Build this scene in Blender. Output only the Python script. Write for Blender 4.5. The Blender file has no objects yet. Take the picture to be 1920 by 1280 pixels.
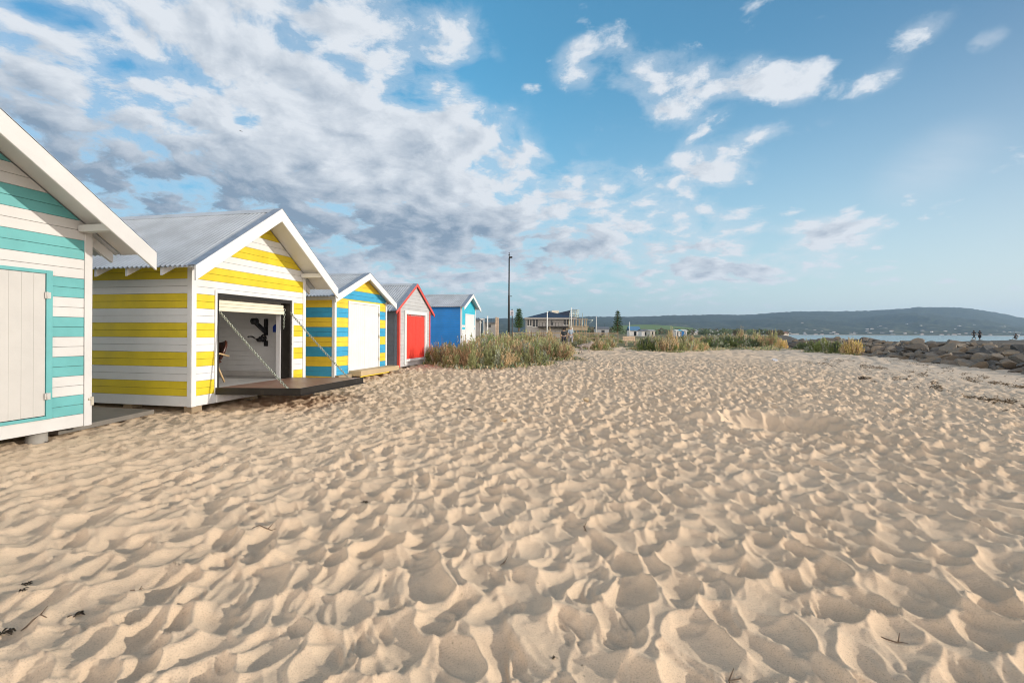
import bpy, bmesh, math, random
import numpy as np
from mathutils import Vector, Matrix
C = bpy.context.scene.collection
F = 900.0                     # focal length in photo pixels (1920 wide)
CAMZ = 1.25
# ---------------------------------------------------------------- camera
cam_d = bpy.data.cameras.new('camera'); cam = bpy.data.objects.new('camera', cam_d); C.objects.link(cam)
cam_d.sensor_width = 36; cam_d.lens = 36*F/1920; cam_d.clip_end = 20000; cam_d.clip_start = .05
ROLL = math.radians(.3)
cam.location = (0, 0, CAMZ)
cam.rotation_euler = (Matrix.Rotation(math.radians(90), 3, 'X') @ Matrix.Rotation(ROLL, 3, 'Z')).to_euler()
cam_d.shift_y = -16/1920
bpy.context.scene.camera = cam
SC = bpy.context.scene
SC.view_settings.view_transform = 'Standard'; SC.view_settings.look = 'None'
SC.cycles.filter_width = 1.0
SC.cycles.use_adaptive_sampling = False
SC.view_settings.exposure = .2
SC.view_settings.gamma = 1
# ---------------------------------------------------------------- light
SUN_EL = math.radians(15); SUN_AZ = math.radians(-4)      # azimuth from +x towards +y
sdir = Vector((math.cos(SUN_EL)*math.cos(SUN_AZ), math.cos(SUN_EL)*math.sin(SUN_AZ), math.sin(SUN_EL)))
sun_d = bpy.data.lights.new('sun', 'SUN'); sun = bpy.data.objects.new('sun', sun_d); C.objects.link(sun)
sun_d.energy = 3.1; sun_d.angle = math.radians(.6); sun_d.color = (1, .92, .80)
sun.rotation_euler = sdir.to_track_quat('Z', 'Y').to_euler()

# node helper ------------------------------------------------------
class NT:
    def __init__(s, tree): s.t = tree; tree.nodes.clear()
    def n(s, typ, ins=None, **kw):
        nd = s.t.nodes.new(typ)
        for k, v in kw.items(): setattr(nd, k, v)
        for k, v in (ins or {}).items():
            sock = nd.inputs[k]
            if hasattr(v, 'default_value') or hasattr(v, 'is_output'): s.t.links.new(v, sock)
            else: sock.default_value = v
        return nd
    def m(s, op, a, b=None, c=None, clamp=False):
        ins = {0: a}
        if b is not None: ins[1] = b
        if c is not None: ins[2] = c
        nd = s.n('ShaderNodeMath', ins, operation=op); nd.use_clamp = clamp
        return nd.outputs[0]
    def vm(s, op, a, b=None):
        ins = {0: a}
        if b is not None: ins[1] = b
        return s.n('ShaderNodeVectorMath', ins, operation=op)
    def mr(s, v, a, b, c=0., d=1., smooth=True):
        return s.n('ShaderNodeMapRange', {0: v, 1: a, 2: b, 3: c, 4: d}, interpolation_type='SMOOTHSTEP' if smooth else 'LINEAR').outputs[0]
    def mix(s, f, a, b, bt='MIX'):
        nd = s.n('ShaderNodeMix', {0: f, 6: a, 7: b}, data_type='RGBA', blend_type=bt); return nd.outputs[2]
    def noise(s, vec, scale, detail=4, rough=.5, dist=0., lac=2.):
        return s.n('ShaderNodeTexNoise', {'Vector': vec, 'Scale': scale, 'Detail': detail, 'Roughness': rough, 'Distortion': dist, 'Lacunarity': lac}).outputs[0]
    def comb(s, x, y, z): return s.n('ShaderNodeCombineXYZ', {0: x, 1: y, 2: z}).outputs[0]

world = bpy.data.worlds.new('World'); SC.world = world; world.use_nodes = True
w = NT(world.node_tree)
SKY = .115
tc = w.n('ShaderNodeTexCoord').outputs['Generated']
sx = w.n('ShaderNodeSeparateXYZ', {0: tc}); X, Y, Z = sx.outputs[0], sx.outputs[1], sx.outputs[2]
sky = w.n('ShaderNodeTexSky', sky_type='NISHITA', sun_disc=False, sun_elevation=SUN_EL, sun_rotation=math.pi/2-SUN_AZ,
          altitude=0, air_density=1.0, dust_density=.6, ozone_density=2.2)
rad = w.m('SQRT', w.m('ADD', w.m('MULTIPLY', X, X), w.m('MULTIPLY', Y, Y)))
az = w.m('ARCTAN2', X, Y)
el = w.m('DIVIDE', Z, w.m('MAXIMUM', rad, .02))
ae = w.comb(az, el, 0.)
zc = w.m('ADD', w.m('MAXIMUM', Z, 0.), .26)
P = w.comb(w.m('DIVIDE', X, zc), w.m('DIVIDE', Y, zc), 0.)
def sk(px, py):              # photo direction -> azimuth, elevation of that patch of sky
    a = math.atan((px-960)/F); return a, (624-py)/F*math.cos(a)
def blob(px, py, rx, ry, ang, inner=0.):
    a, e = sk(px, py); ca = math.cos(a)
    mp = w.n('ShaderNodeMapping', {'Vector': ae, 'Location': (a, e, 0), 'Rotation': (0, 0, math.radians(-ang)), 'Scale': (rx/F*ca, ry/F*ca, 1)}, vector_type='TEXTURE')
    L = w.vm('LENGTH', mp.outputs[0]).outputs['Value']
    return w.mr(L, 1.0, inner, 0., 1.)
def addup(lst):
    acc = None
    for b, k in lst:
        v = w.m('MULTIPLY', b, k) if k != 1 else b
        acc = v if acc is None else w.m('ADD', acc, v)
    return acc
cover = addup([
    (blob(330, 240, 900, 460, 26, .45), .56), (blob(960, 400, 700, 210, 15, .2), .50), (blob(760, 110, 330, 230, 20, .3), .40),
    (blob(1210, 160, 240, 135, 28), .46), (blob(1500, 160, 80, 60, -40), .36), (blob(1350, 315, 130, 60, 0), .38), (blob(1555, 440, 120, 60, 0), .55),
    (blob(1735, 45, 90, 60, -30), .27), (blob(1410, 140, 150, 70, 15), .36), (blob(1640, 150, 90, 50, -20), .24), (blob(1450, 245, 150, 40, 0), .36),
    (blob(1060, 110, 80, 80, 0), .36), (blob(1400, 500, 230, 36, 3), .46), (blob(1840, 75, 90, 40, -10), .29), (blob(1280, 300, 80, 50, -10), .36),
    (blob(650, 130, 240, 66, 14), -.42), (blob(455, 222, 72, 60, 0), -.50), (blob(70, 18, 170, 50, 5), -.36), (blob(900, 150, 110, 60, 30), -.3), (blob(230, 125, 110, 36, 0), -.34),
    (blob(720, 310, 120, 50, 20), -.24), (blob(1000, 60, 110, 150, 10), -.35)])
warp = w.n('ShaderNodeTexNoise', {'Vector': P, 'Scale': 2.2, 'Detail': 4.}).outputs['Color']
Pw = w.vm('ADD', P, w.n('ShaderNodeVectorMath', {0: w.vm('SUBTRACT', warp, (.5, .5, .5)).outputs[0], 'Scale': .22}, operation='SCALE').outputs[0]).outputs[0]
warp2 = w.n('ShaderNodeTexNoise', {'Vector': P, 'Scale': 14., 'Detail': 4., 'Roughness': .6}).outputs['Color']
Pq = w.vm('ADD', Pw, w.n('ShaderNodeVectorMath', {0: w.vm('SUBTRACT', warp2, (.5, .5, .5)).outputs[0], 'Scale': .075}, operation='SCALE').outputs[0]).outputs[0]
def vor(vec, sc):
    return w.n('ShaderNodeTexVoronoi', {'Vector': vec, 'Scale': sc, 'Smoothness': .55}, feature='SMOOTH_F1', voronoi_dimensions='2D').outputs['Distance']
def cloud(vec, vq):
    a = w.m('MULTIPLY', w.m('SUBTRACT', w.noise(vec, 2.5, 8., .58), .5), 1.75)
    b = w.m('MULTIPLY', w.m('SUBTRACT', .42, vor(vq, 7.5)), .60)
    c = w.m('MULTIPLY', w.m('SUBTRACT', w.noise(vec, 11., 7., .64), .5), 1.05)
    return w.m('ADD', a, w.m('ADD', b, c))
off = (.045, -.004, 0.)
d0 = cloud(Pw, Pq)
d1 = cloud(w.vm('ADD', Pw, off).outputs[0], w.vm('ADD', Pq, off).outputs[0])
dens = w.m('SUBTRACT', w.m('ADD', cover, d0), .30)
veil = w.m('MULTIPLY', w.mr(dens, -.30, .1), .36)
alpha = w.m('MAXIMUM', w.mr(dens, -.07, .30), w.m('MULTIPLY', veil, w.mr(cover, .05, .3)))
cirrus = w.m('MULTIPLY', w.m('MULTIPLY', blob(1745, 305, 130, 85, -25), w.noise(w.vm('MULTIPLY', Pw, (1., 3.5, 1.)).outputs[0], 3., 6., .6)), .62)
alpha = w.m('MAXIMUM', alpha, cirrus)
alpha = w.m('MULTIPLY', alpha, w.mr(el, .015, .11, .12, 1.))
dark = addup([(blob(200, 380, 640, 250, 8, .1), .70), (blob(560, 420, 620, 150, 8, .1), .34), (blob(950, 460, 560, 90, 6), .42), (blob(40, 150, 260, 120, 10), .2)])
relief = w.m('MULTIPLY', w.m('SUBTRACT', d0, d1), 1.15)
shade = w.m('ADD', dark, w.m('MULTIPLY', w.mr(dens, .1, .9), .42))
shade = w.m('SUBTRACT', shade, relief)
shade = w.m('ADD', shade, w.m('MULTIPLY', w.m('SUBTRACT', w.noise(Pw, 3.2, 5., .55), .5), .8))
shade = w.m('MULTIPLY', shade, w.mr(dens, .0, .28), clamp=True)
CW = tuple(c/SKY for c in (.68, .72, .77)) + (1,); CD = tuple(c/SKY for c in (.225, .305, .405)) + (1,)
ccol = w.mix(shade, CW, CD)
tint = w.mix(1., sky.outputs[0], w.mix(w.mr(az, -.1, .85, 0., 1., False), w.mix(w.mr(az, -.75, -.1, 0., 1., False), (.60, 1.40, 1.55, 1), (1.02, 2.15, 2.15, 1)), (.64, .86, .90, 1)), 'MULTIPLY')
hz = w.m('POWER', w.m('SUBTRACT', 1., w.m('MINIMUM', w.m('MAXIMUM', w.m('DIVIDE', el, .62), 0.), 1.)), 2.2)
side = w.mr(az, -.6, .9)
pale = w.mix(side, tuple(c/SKY for c in (.25, .37, .48))+(1,), tuple(c/SKY for c in (.72, .76, .76))+(1,))
tint = w.mix(w.m('MULTIPLY', hz, .95), tint, pale)
fin = w.mix(alpha, tint, ccol)
# added fill light out of view: grey overhead, bright glow low behind the camera
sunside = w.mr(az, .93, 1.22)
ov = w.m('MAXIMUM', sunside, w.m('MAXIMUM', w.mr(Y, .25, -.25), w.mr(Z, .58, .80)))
fill_col = w.mix(w.mr(w.noise(tc, 2.2, 4., .5), .35, .65), tuple(c/SKY for c in (.20, .26, .33))+(1,), tuple(c/SKY for c in (.32, .38, .46))+(1,))
fill_col = w.mix(w.m('MULTIPLY', w.m('MAXIMUM', w.m('MULTIPLY', sunside, .0), w.mr(Y, -.05, -.5)), w.mr(Z, .70, .15)), fill_col, tuple(c/SKY for c in (3.3, 2.95, 2.65))+(1,))
fin = w.mix(w.m('MULTIPLY', ov, .9), fin, fill_col)
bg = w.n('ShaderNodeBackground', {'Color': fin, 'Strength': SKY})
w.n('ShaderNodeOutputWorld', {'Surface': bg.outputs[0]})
# ================================================================ helpers
random.seed(7); rng = np.random.default_rng(11)
def hz(px): return 624 + (960-px)*math.tan(ROLL)
def at(px, py, z):                       # photo pixel + height -> point in the place
    Yd = (CAMZ-z)*F/(py-hz(px)); return Vector(((px-960)/F*Yd, Yd, z))
def atY(px, py, Yd): return Vector(((px-960)/F*Yd, Yd, CAMZ-(py-hz(px))/F*Yd))
def tag(o, label=None, cat=None, group=None, kind=None):
    if label: o['label'] = label
    if cat: o['category'] = cat
    if group: o['group'] = group
    if kind: o['kind'] = kind
    return o
def empty(name, loc, rz=0., **k):
    o = bpy.data.objects.new(name, None); C.objects.link(o); o.location = loc; o.rotation_euler = (0, 0, rz); return tag(o, **k)
def copy_tree(o, parent=None, label=None):
    c = o.copy(); C.objects.link(c); c.parent = parent
    if label: c['label'] = label
    for ch in o.children: copy_tree(ch, c)
    return c
class MB:                                 # collects shapes, links them as ONE mesh
    def __init__(s): s.v = []; s.f = []; s.mi = []; s.sm = []
    def add(s, vs, fs, mi=0, smooth=False):
        o = len(s.v); s.v += [tuple(v) for v in vs]; s.f += [tuple(i+o for i in f) for f in fs]; s.mi += [mi]*len(fs); s.sm += [smooth]*len(fs)
    def box(s, a, b, mi=0):
        x0, y0, z0 = a; x1, y1, z1 = b
        vs = [(x0,y0,z0),(x1,y0,z0),(x1,y1,z0),(x0,y1,z0),(x0,y0,z1),(x1,y0,z1),(x1,y1,z1),(x0,y1,z1)]
        s.add(vs, [(0,3,2,1),(4,5,6,7),(0,1,5,4),(1,2,6,5),(2,3,7,6),(3,0,4,7)], mi)
    def prism(s, poly, b0, b1, mi=0, axis='y'):      # poly in (a,c), extruded along b
        n = len(poly)
        if n < 3: return
        A = sum(poly[i][0]*poly[(i+1) % n][1]-poly[(i+1) % n][0]*poly[i][1] for i in range(n))
        if A < 0: poly = poly[::-1]
        P = (lambda p, b: (p[0], b, p[1])) if axis == 'y' else ((lambda p, b: (b, p[0], p[1])) if axis == 'x' else (lambda p, b: (p[0], p[1], b)))
        vs = [P(p, b0) for p in poly]+[P(p, b1) for p in poly]
        s.add(vs, [tuple(range(n)), tuple(range(2*n-1, n-1, -1))]+[(i, i+n, (i+1) % n+n, (i+1) % n) for i in range(n)], mi)
    def tube(s, pts, rad, n=8, mi=0, cap=True, closed=False):
        pts = [Vector(p) for p in pts]; m = len(pts)
        if not hasattr(rad, '__len__'): rad = [rad]*m
        up = None; vs = []
        for i, p in enumerate(pts):
            t = (pts[(i+1) % m]-pts[i-1]) if closed else (pts[min(i+1, m-1)]-pts[max(i-1, 0)])
            t.normalize()
            if up is None: up = t.orthogonal().normalized()
            up = (up-t*up.dot(t)).normalized(); q = t.cross(up)
            for k in range(n):
                an = 2*math.pi*k/n; vs.append(p+(up*math.cos(an)+q*math.sin(an))*rad[i])
        fs = []
        for i in range(m if closed else m-1):
            j = (i+1) % m
            for k in range(n): fs.append((i*n+k, i*n+(k+1) % n, j*n+(k+1) % n, j*n+k))
        if cap and not closed: fs += [tuple(range(n-1, -1, -1)), tuple(range((m-1)*n, m*n))]
        s.add(vs, fs, mi, True)
    def build(s, name, mats, parent=None, bevel=0., fixn=True):
        me = bpy.data.meshes.new(name); me.from_pydata(s.v, [], s.f)
        for m in (mats if isinstance(mats, (list, tuple)) else [mats]): me.materials.append(m)
        me.polygons.foreach_set('material_index', s.mi); me.polygons.foreach_set('use_smooth', s.sm)
        if fixn:
            bm = bmesh.new(); bm.from_mesh(me); bmesh.ops.recalc_face_normals(bm, faces=bm.faces); bm.to_mesh(me); bm.free()
        o = bpy.data.objects.new(name, me); C.objects.link(o); o.parent = parent
        if bevel:
            b = o.modifiers.new('bevel', 'BEVEL'); b.width = bevel; b.segments = 1; b.limit_method = 'ANGLE'
        return o
def np_mesh(name, verts, quads, mat, parent=None, cols=None, smooth=False, tri=False):
    me = bpy.data.meshes.new(name); k = 3 if tri else 4
    me.vertices.add(len(verts)); me.vertices.foreach_set('co', np.ascontiguousarray(verts, dtype=np.float32).ravel())
    me.loops.add(len(quads)*k); me.loops.foreach_set('vertex_index', np.ascontiguousarray(quads, dtype=np.int32).ravel())
    me.polygons.add(len(quads)); me.polygons.foreach_set('loop_start', np.arange(0, len(quads)*k, k, dtype=np.int32))
    me.polygons.foreach_set('use_smooth', np.full(len(quads), smooth))
    me.update(); me.validate()
    if cols is not None:
        at_ = me.color_attributes.new('Col', 'FLOAT_COLOR', 'POINT')
        c4 = np.ones((len(verts), 4), np.float32); c4[:, :3] = cols; at_.data.foreach_set('color', c4.ravel())
    me.materials.append(mat)
    if parent is False: return me
    o = bpy.data.objects.new(name, me); C.objects.link(o); o.parent = parent
    return o
# ---------------------------------------------------------------- materials
def newmat(name):
    m = bpy.data.materials.new(name); m.use_nodes = True; return m, NT(m.node_tree)
def finish(t, col, rough=.6, metal=0., bump=None, bstr=.3, bdist=.01, spec=.4, **k):
    ins = {'Base Color': col, 'Roughness': rough, 'Metallic': metal, 'Specular IOR Level': spec}
    if bump is not None: ins['Normal'] = t.n('ShaderNodeBump', {'Height': bump, 'Strength': bstr, 'Distance': bdist}).outputs[0]
    ins.update(k); p = t.n('ShaderNodeBsdfPrincipled', ins); t.n('ShaderNodeOutputMaterial', {'Surface': p.outputs[0]}); return p
def col4(c): return (c[0], c[1], c[2], 1)
def paint(name, c, rough=.5, var=.10, dirt=.12, grain=(3, 3, 60), metal=0., spec=.35):
    m, t = newmat(name); g = t.n('ShaderNodeTexCoord').outputs['Object']
    n = t.noise(g, 2.3, 5., .6); v = t.mr(n, .3, .7, 1-var, 1+var*.5)
    gr = t.noise(t.vm('MULTIPLY', g, grain).outputs[0], 1.6, 4., .6)
    d = t.m('MULTIPLY', t.mr(t.noise(g, 7., 6., .7), .56, .76), dirt)
    col = t.mix(1., col4(c), t.comb(v, v, v), 'MULTIPLY')
    col = t.mix(d, col, (.30, .25, .18, 1))
    finish(t, col, t.mr(n, .3, .7, rough-.08, rough+.1), metal, gr, .12, .004, spec); return m
def flat(name, c, rough=.6, metal=0., spec=.4):
    m, t = newmat(name); g = t.n('ShaderNodeTexCoord').outputs['Object']
    v = t.mr(t.noise(g, 9., 4., .6), .3, .7, .85, 1.1)
    finish(t, t.mix(1., col4(c), t.comb(v, v, v), 'MULTIPLY'), rough, metal, spec=spec); return m
M = dict(
    white=paint('white_paint', (.74, .74, .735), var=.05, dirt=.09), white1=paint('darker_white_paint', (.61, .595, .58), var=.05, dirt=.09), cream=paint('cream_paint', (.53, .51, .485), var=.05, dirt=.05),  # white1: a slightly darker white, used on the first hut only
    teal=paint('teal_paint', (.135, .41, .415)), yellow=paint('yellow_paint', (.74, .57, .03)), yellow3=paint('golden_paint', (.86, .60, .05)),
    blue3=paint('sky_blue_paint', (.05, .36, .60)), grey4=paint('pale_grey_paint', (.52, .52, .52)), dgrey4=paint('slate_paint', (.235, .265, .32)),
    red=paint('red_paint', (.78, .055, .035)), coral=paint('coral_paint', (.72, .10, .08)), blue5=paint('royal_blue_paint', (.025, .25, .68)),
    teal5=paint('turquoise_paint', (.05, .50, .66)), steel=paint('dark_steel', (.022, .018, .015), .45), ply=None,
    soffit=paint('soffit_paint', (.74, .71, .64), var=.04, dirt=.05), shutter=paint('cream_shutter', (.80, .74, .60), .4, var=.04),
    black=flat('black_metal', (.015, .015, .017), .5), galv=flat('galvanised_chain', (.42, .45, .38), .4, .6), wood=paint('weathered_wood', (.34, .26, .17), .8, grain=(3, 40, 40)),
    stump=paint('grey_stump', (.30, .28, .25), .85, var=.25, grain=(30, 30, 3)), leather=flat('brown_leather', (.07, .022, .012), .3, spec=.6), ply_pale=flat('bent_plywood', (.55, .38, .20), .5),
    bluep=flat('blue_plastic', (.01, .05, .35), .4), floor=paint('grey_hut_floor', (.55, .53, .50), .6, var=.15), tan=paint('tan_timber', (.50, .38, .23), .7),
    hinge=flat('hinge_zinc', (.6, .55, .45), .4, .5))
m, t = newmat('corrugated_zinc'); g = t.n('ShaderNodeTexCoord').outputs['Object']
v = t.mr(t.noise(g, 1.8, 5., .6), .3, .7, .84, 1.08)
finish(t, t.mix(1., (.56, .59, .62, 1), t.comb(v, v, v), 'MULTIPLY'), .45, .2, spec=.5); M['zinc'] = m
m, t = newmat('brown_plywood'); g = t.n('ShaderNodeTexCoord').outputs['Object']
n = t.noise(t.vm('MULTIPLY', g, (14., 1.2, 6.)).outputs[0], 2., 6., .65)
sc_ = t.noise(g, 3., 6., .7)
finish(t, t.mix(t.mr(sc_, .45, .7), t.mix(n, (.18, .08, .05, 1), (.42, .22, .145, 1)), (.33, .22, .16, 1)), t.mr(n, .3, .7, .30, .55), 0, n, .15, .004, .5); M['ply'] = m

# ================================================================ ground
def vnoise(x, y, seed=0):
    xi = np.floor(x).astype(np.int64); yi = np.floor(y).astype(np.int64); fx = x-xi; fy = y-yi
    fx = fx*fx*fx*(fx*(fx*6-15)+10); fy = fy*fy*fy*(fy*(fy*6-15)+10)
    def h(a, b):
        k = (a*374761393+b*668265263+seed*1442695041) & 0xffffffff
        k = ((k ^ (k >> 13))*1274126177) & 0xffffffff; return ((k ^ (k >> 16)) & 0xffff)/65535.
    return (h(xi, yi)*(1-fx)+h(xi+1, yi)*fx)*(1-fy)+(h(xi, yi+1)*(1-fx)+h(xi+1, yi+1)*fx)*fy
def fbm(x, y, o=4, seed=0, g=.5):
    s = 0; a = 1; tot = 0
    for i in range(o): s = s+a*vnoise(x*2**i+i*17.3, y*2**i-i*9.1, seed+i); tot += a; a *= g
    return s/tot
def ss(a, b, x):
    t_ = np.clip((x-a)/(b-a), 0, 1); return t_*t_*(3-2*t_)
COAST = [(10., -60.), (14.9, 8.), (17.6, 16.), (27.9, 47.), (34., 62.), (1500., 2650.)]
BN = Vector((.949, -.315, 0))                       # seaward normal of the breakwater
def coast_d(x, y):                               # signed distance, positive on the sea side
    x = np.asarray(x, float); y = np.asarray(y, float); best = np.full(x.shape, 1e9); sg = np.ones(x.shape)
    for (x0, y0), (x1, y1) in zip(COAST[:-1], COAST[1:]):
        dx, dy = x1-x0, y1-y0; L2 = dx*dx+dy*dy; u = np.clip(((x-x0)*dx+(y-y0)*dy)/L2, 0, 1)
        d = np.hypot(x-x0-u*dx, y-y0-u*dy); c = (x-x0)*dy-(y-y0)*dx
        sg = np.where(d < best, np.sign(c), sg); best = np.minimum(d, best)
    return best*sg
SEAZ = -1.3
def gz(x, y):
    x = np.asarray(x, float); y = np.asarray(y, float)
    z = -.03+.17*ss(8, 18, y)*(1-.75*ss(9, 17, x)) + .025*(fbm(x*.35, y*.35, 2, 5)-.5)
    z = z-.045*(1-ss(.3, 1.6, np.abs(x+5.55-.2089*(y-7.7))))*(1-ss(7, 9, y))-.05*ss(4, 16, x)*ss(0, 8, x)
    z = z + .25*ss(60, 200, y)
    d = coast_d(x, y)
    z = z-ss(2.5, 14, d)*4.5
    # far arm of the breakwater
    ax, ay, bx, by = 44., 47., 150., 124.
    L2 = (bx-ax)**2+(by-ay)**2; u = np.clip(((x-ax)*(bx-ax)+(y-ay)*(by-ay))/L2, 0, 1)
    da = np.hypot(x-ax-u*(bx-ax), y-ay-u*(by-ay))
    z = np.where(da < 9, np.maximum(z, .55-ss(2.5, 8, da)*4.5), z)
    return z
def g1(x, y): return float(gz(x, y))
th = np.concatenate([np.arange(-1.02, 1.02, .0023), np.linspace(1.025, 2*math.pi-1.025, 70)]); NF = int((th < 1.02).sum())
RR = [.3]
while RR[-1] < 55: RR.append(RR[-1]*1.0058)
while RR[-1] < 9500: RR.append(RR[-1]*1.055)
RR = np.array(RR); TH, RG = np.meshgrid(th, RR); gx = RG*np.sin(TH); gy = RG*np.cos(TH)
base = gz(gx, gy)
wx = gx+.085*(fbm(gx*2.2, gy*2.2, 3, 21)-.5)*2; wy = gy+.085*(fbm(gx*2.2, gy*2.2, 3, 22)-.5)*2
hh = np.zeros_like(gx)+.012*(fbm(gx*3, gy*3, 3, 31)-.5)
cell = .148; pts = []
for ix in range(-172, 190):
    for iy in range(-2, 178):
        x = (ix+rng.random())*cell; y = (iy+rng.random())*cell*1.18
        r = math.hypot(x, y)
        if r < .5 or r > 29: continue
        if abs(math.atan2(x, y)) > .98: continue
        pts.append((x, y))
rng.shuffle(pts)
dth = .0023; lr = math.log(1.0058)
for (x, y) in pts:
    big = rng.random(); a = .050+.060*big+.016*rng.random(); b = a*(1.15+.8*rng.random())
    ang = -.10+rng.normal()*.42 - .25*math.atan2(x, y); D = (.018+.026*rng.random())*(.75+.6*big)
    R = b*1.25+.12; r = math.hypot(x, y); tc_ = math.atan2(x, y)
    i0 = int(math.log(max(r-R, .3)/.3)/lr); i1 = int(math.log((r+R)/.3)/lr)+2
    j0 = int((tc_-R/r+1.02)/dth); j1 = int((tc_+R/r+1.02)/dth)+2
    i0 = max(i0, 0); j0 = max(j0, 0); j1 = min(j1, NF)
    if j1-j0 < 2 or i1-i0 < 2: continue
    sx_ = wx[i0:i1, j0:j1]-x; sy_ = wy[i0:i1, j0:j1]-y; ca, sa = math.cos(ang), math.sin(ang)
    u = (sx_*ca+sy_*sa)/a; vv = (-sx_*sa+sy_*ca)/b
    q = u*u+vv*vv
    tilt = .22*rng.normal()
    bowl = -D*(1-np.power(q, 1.25))*(1+tilt*np.clip(vv, -1, 1)) - .004
    cur = hh[i0:i1, j0:j1]
    rim = .010*np.exp(-((np.sqrt(q)-1.12)/.16)**2)
    hh[i0:i1, j0:j1] = np.minimum(cur+rim, np.where(q < 1.5, bowl, 1e3))
amp = 1-.42*ss(1.5, 4.5, -gx-gy*.18+.3)*(.6+.4*ss(3, 7, gy))
amp = amp*(.75+.5*fbm(gx*.5, gy*.5, 2, 41))*(1+.75*ss(4, 13, RG))
dc = coast_d(gx, gy); amp = amp*(1-.8*ss(-7, -2, dc))
foot = hh*amp*(1-ss(22, 28.5, RG))
far_n = (fbm(gx*2.2, gy*1.6, 3, 51, .6)-.5)*.22*ss(21, 28, RG)*(1-ss(60, 90, RG))
fine = (fbm(gx*9, gy*9, 3, 61, .6)-.5)*.011*(1-ss(14, 20, RG))+(fbm(gx*26, gy*26, 2, 62)-.5)*.004*(1-ss(6, 9, RG))
pit = -.30*np.exp(-(((gx-4.05)/.78)**2+((gy-7.25)/.62)**2)**1.5)+.17*np.exp(-(((gx-3.08)/.30)**2+((gy-7.4)/.34)**2))+.05*np.exp(-(((gx-4.95)/.2)**2+((gy-7.3)/.5)**2))+.04*np.exp(-(((gx-4.0)/.8)**2+((gy-6.85)/.15)**2))
mask = (1-ss(.3, .9, -(gx+5.136-.2089*(gy-7.7))-.2)) # calmer under and behind the huts
calm = np.where((gy > 2) & (gy < 26), mask, 1.)
gzv = base+(foot*(1-.72*np.exp(-(((gx-4.05)/.8)**2+((gy-7.3)/.7)**2)))+far_n+fine)*calm*(1-ss(0, 4, dc))+pit
veg = ss(-.18, .12, (fbm(gx*.6, gy*.6, 3, 71)-.5)+ss(31, 44, gy+.9*np.maximum(-gx, 0)*0-.12*gx)-.55)
veg = np.where((gx > -3.4) & (gx < 3.2+.0*gy) & (gy > 16.8+.65*np.abs(gx+1.4)), np.maximum(veg, .8*ss(.35, .6, fbm(gx*1.6, gy*1.6, 3, 75))), veg)
path = np.exp(-(((gx-(6.9+.02*(gy-38)))/1.6)**2))*ss(26, 30, gy)*(1-ss(52, 60, gy)); veg = veg*(1-path)
veg = np.where(dc > 0, np.maximum(veg*0, ss(8, 30, dc)), veg)
nr, nc = gx.shape
idx = np.arange(nr*nc).reshape(nr, nc); nx_ = np.roll(idx, -1, axis=1)
quads = np.stack([idx[:-1], nx_[:-1], nx_[1:], idx[1:]], -1).reshape(-1, 4)[:, ::-1]
verts = np.stack([gx, gy, gzv], -1).reshape(-1, 3)
verts[:nc, 2] = base[0].mean()
m, t = newmat('beach_sand'); geo = t.n('ShaderNodeTexCoord').outputs['Object']
vg = t.n('ShaderNodeAttribute', attribute_name='Col').outputs['Color']; vs_ = t.n('ShaderNodeSeparateColor', {0: vg})
n1 = t.noise(geo, .55, 5., .6); n2 = t.noise(geo, 6., 6., .65); n3 = t.noise(geo, 160., 3., .7); n4 = t.noise(geo, 38., 5., .7)
c = t.mix(t.mr(n1, .3, .7), (.71, .53, .365, 1), (.76, .58, .41, 1))
c = t.mix(t.m('MULTIPLY', t.mr(n2, .5, .75), .30), c, (.52, .40, .29, 1))
c = t.mix(t.m('MULTIPLY', t.mr(n3, .50, .74), .65), c, (.33, .24, .17, 1))
c = t.mix(t.m('MULTIPLY', t.mr(n3, .46, .24), .50), c, (.86, .74, .58, 1))
sp = t.n('ShaderNodeTexVoronoi', {'Vector': geo, 'Scale': 21., 'Randomness': 1.}); r_ = t.n('ShaderNodeSeparateColor', {0: sp.outputs['Color']})
fleck = t.m('MULTIPLY', t.mr(sp.outputs['Distance'], .16, .05), t.m('GREATER_THAN', r_.outputs[0], .93))
c = t.mix(t.m('MULTIPLY', fleck, t.mr(n1, .45, .6, .25, .9)), c, (.05, .035, .02, 1))
shell = t.m('MULTIPLY', vs_.outputs[1], t.mr(n4, .42, .62))            # shell grit towards the breakwater
c = t.mix(t.m('MULTIPLY', shell, .6), c, (.62, .58, .52, 1))
c = t.mix(t.m('MULTIPLY', t.m('MULTIPLY', vs_.outputs[1], t.mr(t.noise(geo, 11., 5., .7), .56, .70)), .75), c, (.14, .10, .07, 1))
lit = t.mix(t.mr(n2, .35, .65), (.17, .15, .085, 1), (.28, .22, .13, 1))
lit = t.mix(t.mr(t.noise(geo, .02, 4., .6), .4, .6), lit, (.10, .13, .06, 1))
c = t.mix(vs_.outputs[0], c, lit)
c = t.mix(vs_.outputs[2], c, t.mix(t.mr(n2, .4, .6), (.06, .055, .05, 1), (.17, .15, .125, 1)))   # rubble of the breakwater and its far arm
h = t.m('ADD', t.m('MULTIPLY', n4, .6), t.m('MULTIPLY', n3, .40))
finish(t, c, .92, 0, h, .75, .012, .15); M['sand'] = m
cols = np.stack([veg, ss(-9, -3, dc)*(1-ss(-1, 2, dc))*ss(8, 13, gy)+.25*ss(12, 20, gy)*(1-ss(0, 1, dc)), np.maximum(ss(1, 4, dc), ss(-9, -5, dc)*ss(40, 46, gy))*(1-ss(300, 600, gy))], -1).reshape(-1, 3)
inner = len(verts); verts = np.vstack([verts, [[0, 0, base[0].mean()]]]); cols = np.vstack([cols, [[0, 0, 0]]])
ground = np_mesh('beach', verts, quads, M['sand'], cols=cols, smooth=True)
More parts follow.
